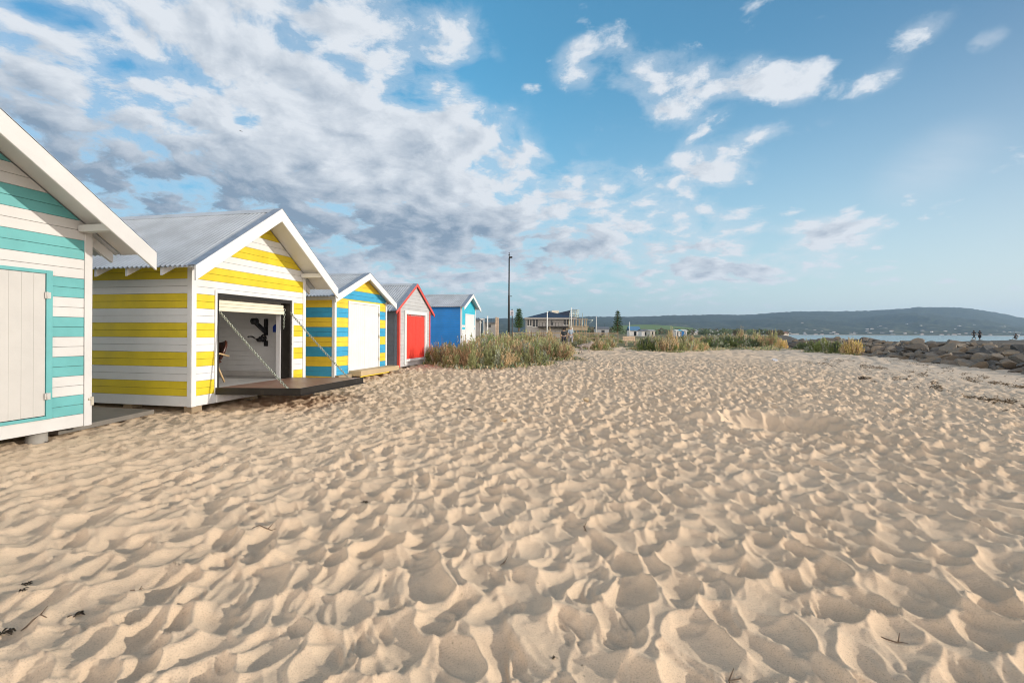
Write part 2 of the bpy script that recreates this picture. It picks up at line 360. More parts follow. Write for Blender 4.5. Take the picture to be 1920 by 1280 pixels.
bm = bmesh.new(); bm.from_mesh(ground.data); bm.verts.ensure_lookup_table()
for j in range(nc): bm.faces.new((bm.verts[j], bm.verts[inner], bm.verts[(j+1) % nc])).smooth = True
bmesh.ops.recalc_face_normals(bm, faces=bm.faces[-nc:]); bm.to_mesh(ground.data); bm.free()
tag(ground, kind='structure')
del TH, RG, wx, wy, hh, foot, far_n, fine, pit, veg, quads, verts, cols
# ================================================================ beach boxes
UV = Vector((.2045, .979, 0)).normalized(); NV = Vector((.979, -.2045, 0)).normalized()
P0 = Vector((-5.136, 7.7, 0)); ROT = math.atan2(.979, .2045)
def clip(poly, nx, nc_, d):                       # keep nx*a+nc*c <= d
    out = []
    for i in range(len(poly)):
        p, q = poly[i-1], poly[i]; fp = nx*p[0]+nc_*p[1]-d; fq = nx*q[0]+nc_*q[1]-d
        if fp*fq < 0:
            u = fp/(fp-fq); out.append((p[0]+(q[0]-p[0])*u, p[1]+(q[1]-p[1])*u))
        if fq <= 0: out.append(q)
    return out
def hut(label, s0, W, D, zb, apex, tip, ea, df, boards, stripe, fmats, side_stripe, smats, door, extra=None, fdepth=.21, dn='white', corner='white', group='painted beach boxes in a row on the sand', top_board=None, soffit='white', eave_board=None, tails=None, hollow=False, cw=.07, lookout=True, grnd=None):
    P = P0+UV*s0; root = empty('beach_hut', (P.x, P.y, 0), ROT, label=label, cat='beach hut', group=group)
    ac = W/2; half = W/2+ea; sl = (apex-tip)/half
    top = lambda a: apex-sl*abs(a-ac)
    def gable(poly, off): 
        p = clip(poly, sl, 1, apex-off+sl*ac)      # c + sl*(a-ac) <= apex-off
        return clip(p, -sl, 1, apex-off-sl*ac)
    WT = .055
    zs = [zb]+[b for b in boards if b > zb+.02]
    while zs[-1] < apex: zs.append(zs[-1]+(boards[-1]-boards[-2]))
    da0, da1, dc0, dc1 = door                      # opening in the front
    mb = MB(); gap = .0038
    for c0, c1 in zip(zs[:-1], zs[1:]):
        mid = (c0+c1)/2; mi = stripe(mid)
        segs = [(0, W)] if mid > dc1 or mid < dc0 else [(0, da0), (da1, W)]
        for a0, a1 in segs:
            lo, hi = c0, c1
            if len(segs) == 1:                     # trim the board that straddles the lintel
                if lo < dc1 < hi and mid > dc1:
                    pass
            r = gable([(a0, lo+gap/2), (a1, lo+gap/2), (a1, hi-gap/2), (a0, hi-gap/2)], WT)
            if len(r) < 3: continue
            mb.prism(r, 0, .016, mi)
            ch = [(p[0], p[1]) for p in r]
    for rect in ([(0, zb), (W, zb), (W, dc0), (0, dc0)], [(0, dc0), (da0, dc0), (da0, dc1), (0, dc1)], [(da1, dc0), (W, dc0), (W, dc1), (da1, dc1)], [(0, dc1), (W, dc1), (W, apex), (0, apex)]):
        if abs(rect[0][1]-rect[2][1]) < .01: continue
        r = gable(rect, WT+.01); mb.prism(r, .0162, .05, len(fmats))
    mb.build('front_wall', [M[k] for k in fmats]+[M['backing']], root, bevel=.0025)
    mb = MB(); we = top(0)-WT
    for aa, sgn in ((0, 1), (W, -1)):
        for c0, c1 in zip(zs[:-1], zs[1:]):
            if c0 > we-.02: break
            mi = side_stripe((c0+c1)/2); hi = min(c1, we)
            x0, x1 = (0, .016) if sgn > 0 else (W-.016, W)
            mb2 = mb if sgn > 0 else None
            if sgn < 0: continue
            mb.box((x0, .052, c0+gap/2), (x1, D, hi-gap/2), mi)
    mb.box((.0162, .052, zb), (.05, D, we-.01), len(smats))
    mb.build('side_wall', [M[k] for k in smats]+[M['backing']], root, bevel=.0025)
    mb = MB()
    for c0, c1 in zip(zs[:-1], zs[1:]):
        if c0 > we-.02: break
        mb.box((W-.016, .052, c0+gap/2), (W, D, min(c1, we)-gap/2), side_stripe((c0+c1)/2))
    mb.box((W-.05, .052, zb), (W-.0162, D, we-.01), len(smats))
    mb.build('side_wall', [M[k] for k in smats]+[M['backing']], root, bevel=.0025)
    mb = MB(); mb.prism(gable([(0, zb), (W, zb), (W, apex), (0, apex)], WT), D+.001, D+.05, 0); mb.build('back_wall', M[smats[0]], root)
    # roof: corrugated sheets, ridge cap, barge flashing
    mb = MB(); pitch = .088; nb = int((D+.15+df)/pitch*8)
    bs = np.linspace(-df, D+.15, nb); zo = .015*np.sin(2*math.pi*bs/pitch)
    for sg in (-1, 1):
        for off, flip in ((.0, False), (-.003, True)):
            vs = []
            for b, z in zip(bs, zo):
                vs += [(ac+sg*.004, b, apex+z+off-.004*sl), (ac+sg*(half+.03), b, tip-.03*sl+z+off)]
            fs = [(2*i, 2*i+1, 2*i+3, 2*i+2) for i in range(nb-1)]
            mb.add(vs, fs, 0, True)
    roof = mb.build('roof', M['zinc'], root, fixn=False)
    mb = MB(); r = .13
    mb.prism([(ac-r, apex-r*sl+.012), (ac, apex+.016), (ac+r, apex-r*sl+.012), (ac+r, apex-r*sl+.016), (ac, apex+.021), (ac-r, apex-r*sl+.016)], -df-.03, D+.15, 0)
    mb.build('ridge_cap', M['zinc'], roof)
    mb = MB()
    for sg in (-1, 1):
        A = lambda e, h: (ac+sg*e, apex-sl*e+h)
        mb.prism([A(.02, .018), A(half+.03, .012), A(half+.03, .017), A(.02, .023)], -df-.035, -df+.13, 0)
    mb.build('barge_flashing', M['flash'], roof)
    # soffit + gutterless eaves
    mb = MB()
    for sg in (-1, 1):
        A = lambda e, h: (ac+sg*e, apex-sl*e+h)
        mb.prism([A(0, -.040), A(half, -.040), A(half, -.022), A(0, -.022)], -df+.001, -.001 if df > .1 else .02, 0)
        mb.prism([A(half-.36, -.036), A(half-.01, -.036), A(half-.01, -.022), A(half-.36, -.022)], .03, D+.12, 1)
    mb.build('soffit', [M[soffit], M['zinc']], root)
    # barge boards
    for sg in (-1, 1):
        mb = MB(); A = lambda e, h: (ac+sg*e, apex-sl*e+h)
        mb.prism([A(0.0015, .010), A(half+.035, .010), A(half+.035, .010-fdepth), A(0.0015, .010-fdepth*1.02)], -df-.034, -df, 0)
        mb.build('bargeboard', M[dn], root, bevel=.004)
    # corner boards
    for a, sg in ((0, -1), (W, 1)):
        mb = MB(); h0 = zb
        ct = top(a)-WT-.035
        mb.box((a-(.02 if sg < 0 else cw), -.018, h0), (a+(cw if sg < 0 else .02), -.001, ct-.001))
        mb.box((a-.02 if sg < 0 else a+.001, -.0008, h0), (a-.001 if sg < 0 else a+.02, cw, ct-.03))
        mb.build('corner_board', M[corner], root, bevel=.002)
    if eave_board:
        mb = MB()
        mb.box((-.022, cw+.01, we-.14), (-.002, D, we-.005)); mb.build('eave_board', M[eave_board], root)
    if tails:
        for b in tails:
            for sg in (-1, 1):
                mb = MB(); A = lambda e, h: (ac+sg*e, apex-sl*e+h)
                mb.prism([A(W/2+.002, -.040), A(half-.03, -.040), A(half-.03, -.165), A(W/2+.002, -.185)], b, b+.045)
                mb.build('rafter_tail', M['white'], root)
    if lookout:
        for a in (.045, W-.155):
            mb = MB(); c = top(a if a < ac else a+.11)-.055-.10
            mb.box((a, -df+.002, c), (a+.11, -.019, c+.085)); mb.build('lookout_beam', M[soffit], root, bevel=.003)
    return root, dict(W=W, D=D, ac=ac, top=top, apex=apex, sl=sl, half=half, gable=gable, zb=zb)
def bx(name, mat, parent, a, b, bevel=.003):
    mb = MB(); mb.box(a, b); return mb.build(name, M[mat], parent, bevel=bevel)
M['backing'] = paint('board_joint', (.26, .24, .21), .9)
M['flash'] = flat('grey_flashing', (.33, .38, .45), .45, .4)
def levels(z0, unit, n=18): return [z0+unit/2*k for k in range(n)]
# --- teal and white hut (cropped by the left edge)
U1 = .2445
def st1(z): return 0 if z < .195 else (1 if int((z-.195)/U1) % 2 == 0 else 0)
h1, d1 = hut('teal and white striped beach hut with closed white door, cut by the left edge', -1.54-2.92, 2.92, 3.6, .035, 3.62, 2.33, .42, .5,
    [.195+U1/2*k for k in range(22)], st1, ['white1', 'teal'], st1, ['white1', 'teal'], (.50, 2.42, .195, 1.93), tails=[.12, .75, 1.4, 2.0], fdepth=.24, dn='white1', corner='white1', soffit='white1')
fr = MB(); fr.box((.455, -.022, .195), (.52, -.001, 1.965)); fr.box((2.425, -.022, .195), (2.49, -.001, 1.965)); fr.box((.521, -.022, 1.925), (2.424, -.001, 1.965)); fr.box((.521, -.022, .195), (2.424, -.001, .232))
fr.build('door_frame', M['teal'], h1, bevel=.002)
dr = MB(); n = 16; wd = (2.418-.528)/n
for k in range(n): dr.box((.528+k*wd+.0004, -.012, .24), (.528+(k+1)*wd-.0004, .03, 1.915))
door1 = dr.build('drop_door', M['cream'], h1, bevel=.0015)
for c in (.43, 1.63):
    mb = MB(); mb.box((2.405, -.030, c), (2.465, -.023, c+.075)); mb.tube([(2.424, -.034, c-.005), (2.424, -.034, c+.08)], .007); mb.build('hinge', M['cream'], door1)
mb = MB(); mb.box((2.895, -.034, .36), (2.935, -.0195, .385)); mb.box((2.925, -.03, .29), (2.955, -.021, .40)); mb.build('bolt_latch', M['hinge'], h1)
for a, b in ((2.45, .16), (.3, .16), (2.45, 2.2)):
    mb = MB(); mb.tube([(a, b, -.3), (a, b, .033)], [.105, .10], 14); mb.build('stump', M['stump'], h1)
# --- yellow and white hut, open
U2 = .2367
def st2(z): return 0 if z < .203 else (1 if int((z-.203)/U2) % 2 == 0 else 0)
h2, d2 = hut('yellow and white striped beach hut, open, its brown door folded down on chains', 0, 2.88, 4.0, .035, 3.54, 2.25, .42, .5,
    [.203+U2/2*k for k in range(26)], st2, ['white', 'yellow'], st2, ['white', 'yellow'], (.49, 2.44, .203, 1.90), tails=[.14, .80, 1.40, 2.0, 2.6, 3.2], fdepth=.23)
fr = MB(); fr.box((.445, -.020, .203), (.489, -.001, 1.955)); fr.box((2.441, -.020, .203), (2.485, -.001, 1.955)); fr.box((.490, -.020, 1.905), (2.440, -.001, 1.955))
fr.build('door_trim', M['white'], h2, bevel=.002)
fr = MB(); fr.box((.491, -.006, .23), (.541, .09, 1.90)); fr.box((2.389, -.006, .23), (2.439, .22, 1.90)); fr.box((.542, -.006, 1.83), (2.388, .09, 1.90))
fr.build('steel_door_frame', M['steel'], h2, bevel=.003)
# inner lining
ih = 2.22
mb = MB()
for k in range(19):
    c0 = .30+k*.103
    mb.box((2.765, .24, c0+.002), (2.78, 3.9, c0+.101))
mb.box((2.781, .06, .27), (2.825, 3.9, 2.3)); mb.build('inner_wall', M['lining'] if 'lining' in M else M['white'], h2, bevel=.001)
mb = MB(); mb.box((.06, .24, .27), (.10, 3.9, 2.3)); mb.build('inner_wall', M['white'], h2)
mb = MB(); mb.box((.06, 3.9, .27), (2.82, 3.94, 2.4)); mb.build('inner_wall', M['white'], h2)
mb = MB(); mb.box((.06, .055, .20), (2.82, 3.94, .268)); mb.box((2.745, .25, .269), (2.764, 3.88, .375)); mb.build('hut_floor', M['floor'], h2)
mb = MB(); mb.box((.06, .24, 2.301), (2.82, 3.9, 2.32)); mb.build('ceiling', M['white'], h2)
bx('black_gap_sheet', 'black', h2, (2.42, .222, .27), (2.764, .238, 2.2))  # thin black sheet across the gap between door frame and inner wall
bx('door_guide', 'white', h2, (2.35, .20, .27), (2.385, .30, 1.83))
sh = MB()
for k, (c0, c1) in enumerate(((1.605, 1.675), (1.678, 1.735), (1.738, 1.80))): sh.box((.56, .10+.006*k, c0), (2.34, .19, c1))
sh.tube([(.56, .2, 1.74), (2.34, .2, 1.74)], .07, 14)
sh.build('roller_shutter', M['shutter'], h2, bevel=.006)
# folded-down door = deck, hinged on the sill, tilted slightly up
deck = empty('fold_down_deck', (0, 0, 0)); deck.parent = h2; deck.location = (0, -.02, .205); deck.rotation_euler = (-math.radians(1.3), 0, 0)
mb = MB(); mb.box((.472, -1.61, .068), (2.438, 0, .086)); mb.build('deck_board', M['ply'], deck, bevel=.002)
mb = MB(); mb.box((.45, -1.63, -.02), (.47, 0, .09)); mb.box((2.44, -1.63, -.02), (2.46, 0, .09)); mb.box((.471, -1.63, -.02), (2.439, -1.612, .09))
mb.box((.45, -1.665, -.028), (2.53, -1.60, -.0205)); mb.box((.45, -1.599, -.028), (.50, 0, -.0205)); mb.build('edge_frame', M['steel'], deck, bevel=.002)
mb = MB()
for k in range(5): mb.box((.475, -1.55+.36*k, -.01), (2.435, -1.51+.36*k, .067))
mb.build('deck_joist', M['wood'], deck)
def chain(name, p, q, parent, L=.052, sag=.02, fat=1.):
    mb = MB(); p = Vector(p); q = Vector(q); n = int((q-p).length/(L*.72)); d = (q-p).normalized(); s1 = d.orthogonal().normalized(); s2 = d.cross(s1)
    for i in range(n+1):
        u = i/n; c = p.lerp(q, u)+Vector((0, 0, -sag*4*u*(1-u))); s = s1 if i % 2 else s2; s = (s+.25*(s2 if i % 2 else s1)).normalized()
        ring = [c+d*(L/2*math.cos(t))+s*(.017*fat*math.sin(t)) for t in [k*math.pi/4 for k in range(8)]]
        mb.tube(ring, .0058*fat, 5, closed=True)
    return mb.build(name, M['galv'], parent)
chain('chain', (.53, -.012, 1.60), (.50, -1.37, .315), h2, fat=1.05); chain('chain', (2.40, -.012, 1.64), (2.42, -1.34, .315), h2, fat=1.05)
chain('spare_chain', (2.35, .10, 1.70), (2.36, .12, 1.33), h2); chain('spare_chain', (.55, .05, 1.62), (.55, .06, 1.50), h2)
for a in (.50, 2.42):
    mb = MB(); mb.tube([(a-.02, -1.37, .29), (a-.02, -1.37, .33), (a+.02, -1.37, .33), (a+.02, -1.37, .29)], .007, 6); mb.box((a-.04, -1.40, .285), (a+.04, -1.34, .293)); mb.build('eye_bolt', M['galv'], h2)
for a, b in ((.14, .14), (1.5, .2), (2.6, .16), (.14, 1.35), (.14, 2.6), (2.6, 2.6)):
    mb = MB(); mb.box((a-.08, b-.09, -.25), (a+.12, b+.08, .033)); mb.build('stump', M['wood'], h2, bevel=.01)
bx('sill_board', 'white', h2, (.49, -.019, .04), (2.44, -.001, .20))
# things inside the hut
def hut_obj(name, loc, **k):
    e = empty(name, (0, 0, 0), **k); w_ = Matrix.Translation((P0.x, P0.y, 0)) @ Matrix.Rotation(ROT, 4, 'Z') @ Matrix.Translation(loc)
    e.matrix_world = w_; e.location = w_.translation; e.rotation_euler = (0, 0, ROT); return e
rk = hut_obj('wall_bracket', (2.763, .86, .87), label='black metal rack with wheel and lever fixed inside the open hut', cat='rack')
mb = MB(); mb.box((-.03, -.045, .06), (0, .045, .18)); mb.box((-.03, -.045, .30), (0, .045, .66)); mb.build('wall_plate', M['black'], rk, bevel=.003)
mb = MB(); mb.prism([(-.03, .33), (-.38, .56), (-.38, .63), (-.03, .43)], -.03, .03, axis='y'); mb.tube([(-.36, -.05, .60), (-.36, .05, .60)], .07, 16); mb.build('bracket_arm', M['black'], rk)
mb = MB(); mb.tube([(-.09+.07*math.cos(t), 0, .24+.07*math.sin(t)) for t in np.linspace(0, 2*math.pi, 19)[:-1]], .018, 8, closed=True); mb.tube([(-.14, -.05, .22), (-.14, .05, .22)], .055, 12); mb.tube([(-.22, -.04, .20), (-.22, .04, .20)], .04, 10); mb.build('wheel', M['black'], rk)
mb = MB(); mb.tube([(-.2, 0, .21), (-.36, -.02, .23), (-.45, -.03, .27), (-.58, -.03, .27)], [.012, .01, .018, .018], 8); mb.build('lever', M['black'], rk)
dp = hut_obj('dustpan', (2.75, .60, 1.24), label='blue dustpan hanging high on the inner wall beside the door guide', cat='dustpan')
mb = MB(); mb.prism([(-.10, .0), (.08, .0), (.08, .12), (.03, .17), (-.05, .17), (-.10, .10)], -.02, .012, axis='x'); mb.build('pan', M['bluep'], dp, bevel=.006)
mb = MB(); mb.tube([(-.01, -.01, .16), (-.01, -.01, .27)], .014, 8); mb.build('handle', M['black'], dp)
ch = hut_obj('lounge_chair', (1.20, 1.02, .268), label='brown leather lounge chair inside the open hut, half hidden by the door frame', cat='chair')
ch.rotation_euler[2] += math.radians(-90)
def shell(name, pts, wid, thick, mat, par):
    mb = MB(); n = len(pts); m_ = 9; vs = []
    for k, (y, z, wf) in enumerate(pts):
        for j in range(m_):
            u = j/(m_-1)*2-1; vs.append((u*wid*wf, y-.10*u*u*wf, z+.05*u*u))
    N_ = len(vs); vs += [(x, y+thick, z-thick*.5) for x, y, z in vs]
    fs = []
    for k in range(n-1):
        for j in range(m_-1):
            a = k*m_+j; fs += [(a, a+1, a+m_+1, a+m_), (a+N_, a+m_+N_, a+m_+1+N_, a+1+N_)]
    for k in range(n-1):
        for j in (0, m_-1):
            a = k*m_+j; fs.append((a, a+m_, a+m_+N_, a+N_))
    for j in range(m_-1):
        for k in (0, n-1):
            a = k*m_+j; fs.append((a, a+1, a+1+N_, a+N_))
    mb.add(vs, fs, 0, True); return mb.build(name, M[mat], par)
shell('seat', [(-.30, .40, .95), (-.1, .37, 1), (.15, .35, 1), (.25, .38, .9)], .30, .06, 'leather', ch)
shell('backrest', [(.26, .42, .9), (.32, .55, 1), (.38, .68, 1), (.42, .76, .8)], .29, .05, 'leather', ch)
for sx_ in (-1, 1):
    mb = MB(); mb.tube([(sx_*.31, -.28, 0), (sx_*.33, -.30, .25), (sx_*.33, -.2, .52), (sx_*.33, .1, .56), (sx_*.31, .34, .5)], .018, 8); mb.build('armrest', M['ply_pale'], ch)
    mb = MB(); mb.tube([(sx_*.25, .3, 0), (sx_*.22, .15, .34)], .018, 8); mb.build('leg', M['ply_pale'], ch)
# --- blue and yellow hut
U3 = .2405
def st3(z): k = int(math.floor((z-.167)/U3)); return 1 if k % 2 == 0 else 0      # 0 = yellow, 1 = blue
def st3b(z):
    if z > 2.57: return 0
    if z > 2.33-.0: return 0
    return 1 if z > 2.09 else (0 if z > 1.85 else (1 if int((1.85-z)/U3) % 2 == 0 else 0))
h3, d3 = hut('blue and yellow striped beach hut with closed white double doors', 4.04, 2.72, 3.2, .10, 2.83, 2.12, .24, .18,
    [1.85-U3*3.5+U3/2*(k-7)*1. for k in range(0, 34) if 1.85-U3*3.5+U3/2*(k-7) > .1], st3b, ['yellow3', 'blue3'], st3b, ['yellow3', 'blue3'], (.66, 2.22, .20, 1.99), fdepth=.17, eave_board='white', lookout=False, cw=.06)
fr = MB(); fr.box((.60, -.024, .20), (.659, -.001, 2.05)); fr.box((2.221, -.024, .20), (2.28, -.001, 2.05)); fr.box((.66, -.024, 1.99), (2.22, -.001, 2.05)); fr.build('door_frame', M['white'], h3, bevel=.002)
for a0, a1 in ((.665, 1.437), (1.443, 2.215)):
    mb = MB(); n = 7; wd = (a1-a0)/n
    for k in range(n): mb.box((a0+k*wd+.0008, -.010, .205), (a0+(k+1)*wd-.0008, .03, 1.985))
    dd = mb.build('door', M['white'], h3, bevel=.0015)
    if a0 > 1:
        for c in (.45, 1.08, 1.70):
            mb = MB(); mb.box((2.19, -.030, c), (2.25, -.0245, c+.09)); mb.tube([(2.218, -.033, c), (2.218, -.033, c+.09)], .008); mb.build('hinge', M['hinge'], dd)
mb = MB(); mb.box((.62, -.36, .13), (2.86, -.02, .262)); st = mb.build('door_step', M['tan'], h3, bevel=.004)
bx('step_edge', 'yellow3', st, (.62, -.362, .104), (2.2, -.33, .128)); bx('step_block', 'wood', st, (.0, -.12, .06), (.60, -.02, .19))
# --- grey hut with red trim
h4, d4 = hut('grey weatherboard beach hut with red trim and closed red doors', 7.65, 2.60, 3.0, .14, 2.91, 1.93, .30, .04,
    [.14+.118*k for k in range(30)], lambda z: 0, ['grey4'], lambda z: 0, ['dgrey4'], (.485, 2.07, .38, 1.84), fdepth=.10, dn='coral', corner='coral', soffit='dgrey4', lookout=False, cw=.06, grnd=1)
mb = MB(); mb.box((-.03, .07, .13), (-.001, .15, 1.80)); mb.build('side_corner_board', M['dgrey4'], h4)
fr = MB(); fr.box((.36, -.045, .20), (.475, -.001, 1.96)); fr.box((2.08, -.045, .20), (2.24, -.001, 1.96)); fr.box((.476, -.045, 1.85), (2.079, -.001, 1.96)); fr.box((.476, -.06, .30), (2.079, -.001, .375)); fr.build('door_frame', M['white'], h4, bevel=.003)
for a0, a1 in ((.478, 1.274), (1.280, 2.077)):
    mb = MB(); n = 7; wd = (a1-a0)/n
    for k in range(n): mb.box((a0+k*wd+.002, .0, .378), (a0+(k+1)*wd-.002, .03, 1.845))
    mb.box((a0, .031, .378), (a1, .04, 1.845)); mb.build('door', M['red'], h4, bevel=.004)
# --- blue hut
def st5(z): return 1 if (1.49 < z < 1.60 or z < 1.36) else 0
h5, d5 = hut('royal blue beach hut with turquoise front and white doors behind the bushes', 14.05, 2.2, 4.4, .2, 3.04, 2.42, .24, .2,
    [.2+.1*k for k in range(32)], st5, ['teal5', 'white'], lambda z: 0, ['blue5'], (.58, 1.95, .4, 2.08), fdepth=.16, lookout=False, cw=.05)
for a0, a1 in ((.585, 1.262), (1.268, 1.945)):
    mb = MB(); mb.box((a0, -.02, .405), (a1, .03, 2.075)); mb.build('door', M['white'], h5, bevel=.003)
fr = MB(); fr.box((.53, -.024, .4), (.579, -.001, 2.12)); fr.box((1.951, -.024, .4), (2.0, -.001, 2.12)); fr.box((.58, -.024, 2.08), (1.95, -.001, 2.12)); fr.build('door_frame', M['white'], h5)
# boardwalk slab between the first two huts
def loc2w(a, b, c): return P0+UV*a-NV*b+Vector((0, 0, c))
mb = MB(); poly = [loc2w(*p, 0) for p in ((-1.75, .20), (-.20, .50), (-.20, 4.6), (-1.75, 4.6))]
mb.prism([(p.x, p.y) for p in poly], -.06, .006, axis='z'); slab = mb.build('path', paint('grey_slab', (.20, .18, .155), .85, .2, .3), None); tag(slab, kind='structure')
# ================================================================ vegetation
m, t = newmat('foliage'); a_ = t.n('ShaderNodeAttribute', attribute_name='Col').outputs['Color']
oi = t.n('ShaderNodeObjectInfo').outputs['Random']; v = t.mr(oi, 0, 1, .85, 1.18, False)
c = t.mix(1., a_, t.comb(v, v, v), 'MULTIPLY')
p = t.n('ShaderNodeBsdfPrincipled', {'Base Color': c, 'Roughness': .75, 'Specular IOR Level': .2}); tr = t.n('ShaderNodeBsdfTranslucent', {'Color': c})
t.n('ShaderNodeOutputMaterial', {'Surface': t.n('ShaderNodeMixShader', {0: .34, 1: p.outputs[0], 2: tr.outputs[0]}).outputs[0]}); M['leaf'] = m
OLIVE = (.43, .44, .22); GREY = (.46, .48, .36); TAN = (.66, .51, .31); DGREEN = (.15, .20, .11); YEL = (.72, .58, .24); GREEN = (.27, .33, .12); RUST = (.62, .41, .25)
def leaf_quads(cen, dirv, L, W_, r):
    n = len(cen); d = dirv/np.linalg.norm(dirv, axis=1, keepdims=True)
    q = np.cross(d, r.normal(size=(n, 3))); q /= np.linalg.norm(q, axis=1, keepdims=True)+1e-9
    L = L[:, None]; W_ = W_[:, None]
    vs = np.stack([cen-d*L*.5, cen+q*W_*.5, cen+d*L*.5, cen-q*W_*.5], 1).reshape(-1, 3)
    return vs, np.arange(n*4).reshape(-1, 4)
def bush_mesh(name, seed, nstem, per, mixc, spiky=.2, leaf=.07, flatt=.60):
    r = np.random.default_rng(seed); nc_ = 24
    cu = np.sqrt((np.arange(nc_)+.5)/nc_)*.88; cp = np.arange(nc_)*2.39996+seed; chh = (1-flatt*cu**2)*r.uniform(.70, 1.04, nc_)
    cc_ = np.stack([cu*np.cos(cp), cu*np.sin(cp)], -1)+r.normal(size=(nc_, 2))*.05; cr_ = r.uniform(.20, .34, nc_)
    cs = np.array(mixc)[:, :3]; wts = np.array([k[3] for k in mixc]); cci = r.choice(len(cs), nc_, p=wts/wts.sum())
    k_ = r.integers(0, nc_, nstem); u = np.sqrt(r.random(nstem)); ph = r.random(nstem)*2*math.pi
    txy = cc_[k_]+np.stack([u*np.cos(ph), u*np.sin(ph)], -1)*cr_[k_][:, None]
    tip = np.concatenate([txy, (chh[k_]*(1-.42*u**2)*r.uniform(1-spiky, 1+spiky*.8, nstem))[:, None]], 1)
    b0 = np.concatenate([cc_[k_]*.75, np.full((nstem, 1), -.03)], 1)
    tt = r.uniform(.10, 1.0, (nstem, per))**.8
    bend = np.stack([(tip[:, 0]-b0[:, 0])*.6, (tip[:, 1]-b0[:, 1])*.6, 0*tip[:, 0]], -1)
    P_ = b0[:, None]+(tip-b0)[:, None]*tt[..., None]+bend[:, None]*(tt*(1-tt))[..., None]
    P_ = P_+r.normal(size=P_.shape)*(.05*(1.2-tt))[..., None]
    outw = P_-np.concatenate([cc_[k_], (chh[k_]*.35)[:, None]], 1)[:, None]
    dirs = outw/(np.linalg.norm(outw, axis=2, keepdims=True)+1e-6)*.8+r.normal(size=P_.shape)*.5; dirs[..., 2] += .2
    n = nstem*per; L = leaf*r.uniform(.6, 1.4, n); W_ = L*r.uniform(.28, .48, n)
    vs, qs = leaf_quads(P_.reshape(-1, 3), dirs.reshape(-1, 3), L, W_, r)
    ci = np.where(r.random(nstem) < .72, cci[k_], r.integers(0, len(cs), nstem))
    col = cs[ci][:, None]*r.uniform(.75, 1.2, (nstem, 1, 1))*r.uniform(.75, 1.25, (nstem, per, 1))
    col = np.repeat(col.reshape(-1, 3), 4, 0)
    # woody stems, thin
    return np_mesh(name, vs, qs, M['leaf'], parent=False, cols=col)
def twig_mesh(name, seed, n=60):
    mb = MB(); r = random.Random(seed)
    for _ in range(n):
        a = r.random()*6.28; u = r.random()**.5; p = Vector((u*.4*math.cos(a), u*.4*math.sin(a), -.05)); q = Vector((u*.95*math.cos(a), u*.95*math.sin(a), (1-.4*u*u)*r.uniform(.75, 1.12)))
        mb.tube([p, p.lerp(q, .5)+Vector((r.uniform(-.05, .05), r.uniform(-.05, .05), 0)), q], [.012, .008, .003], 3, cap=False)
    me = bpy.data.meshes.new(name); me.from_pydata(mb.v, [], mb.f); me.materials.append(M['twig']); return me
M['twig'] = flat('dry_twig', (.22, .15, .09), .9)
BV = dict(
    tan=bush_mesh('saltbush_tan', 1, 430, 40, [TAN+(3,), OLIVE+(4,), RUST+(1,)], .28, .075),
    olive=bush_mesh('saltbush_olive', 2, 430, 40, [OLIVE+(4,), GREY+(3,), TAN+(1,)], .22, .075),
    mixd=bush_mesh('saltbush_mixed', 3, 430, 40, [GREY+(3,), TAN+(2,), GREEN+(2,), OLIVE+(2,)], .26, .075),
    dark=bush_mesh('saltbush_dark', 4, 380, 40, [DGREEN+(4,), GREY+(1,), GREEN+(2,)], .16, .09),
    green=bush_mesh('saltbush_green', 5, 380, 40, [GREEN+(4,), OLIVE+(2,), GREY+(1,)], .16, .09),
    yellow=bush_mesh('saltbush_yellow', 6, 380, 40, [YEL+(4,), TAN+(1,)], .14, .09, .6),
    spire=bush_mesh('saltbush_spire', 8, 200, 40, [TAN+(5,), OLIVE+(1,)], .35, .09, .75))
TW = [twig_mesh('twigs_a', 1), twig_mesh('twigs_b', 2)]
def bush(px, py, wpx, top, kind, label, group=None, depth=.85, zz=None, sink=.03):
    z = .12
    for _ in range(4):
        p = at(px, py, z); z = g1(p.x, p.y)
    R = wpx/2/F*p.y; H = (py-top)/F*p.y*1.0
    root = empty('coastal_bush', (p.x, p.y+R*depth*.8, z-sink), random.uniform(0, 6.28), label=label, cat='bush', group=group)
    root.scale = (R, R*depth, H)
    for nm, me in (('foliage', BV[kind]), ('twigs', TW[random.randrange(2)])):
        o = bpy.data.objects.new(nm, me); C.objects.link(o); o.parent = root
    return root
G1 = 'bushes in the thick patch beside the blue hut'; G2 = 'bushes along the back edge of the beach'
bush(826, 684, 84, 634, 'mixd', 'leftmost grey-green bush of the patch, shading the red door')
bush(868, 690, 96, 630, 'tan', 'tan dry bush in front of the blue hut', G1)
bush(925, 689, 110, 632, 'olive', 'olive bush at the front middle of the patch by the blue hut', G1)
bush(985, 684, 100, 632, 'mixd', 'grey-green bush at the front of the patch, below the tall pole', G1)
bush(1040, 673, 84, 628, 'tan', 'tan bush at the right front end of the patch, before the walkers', G1)
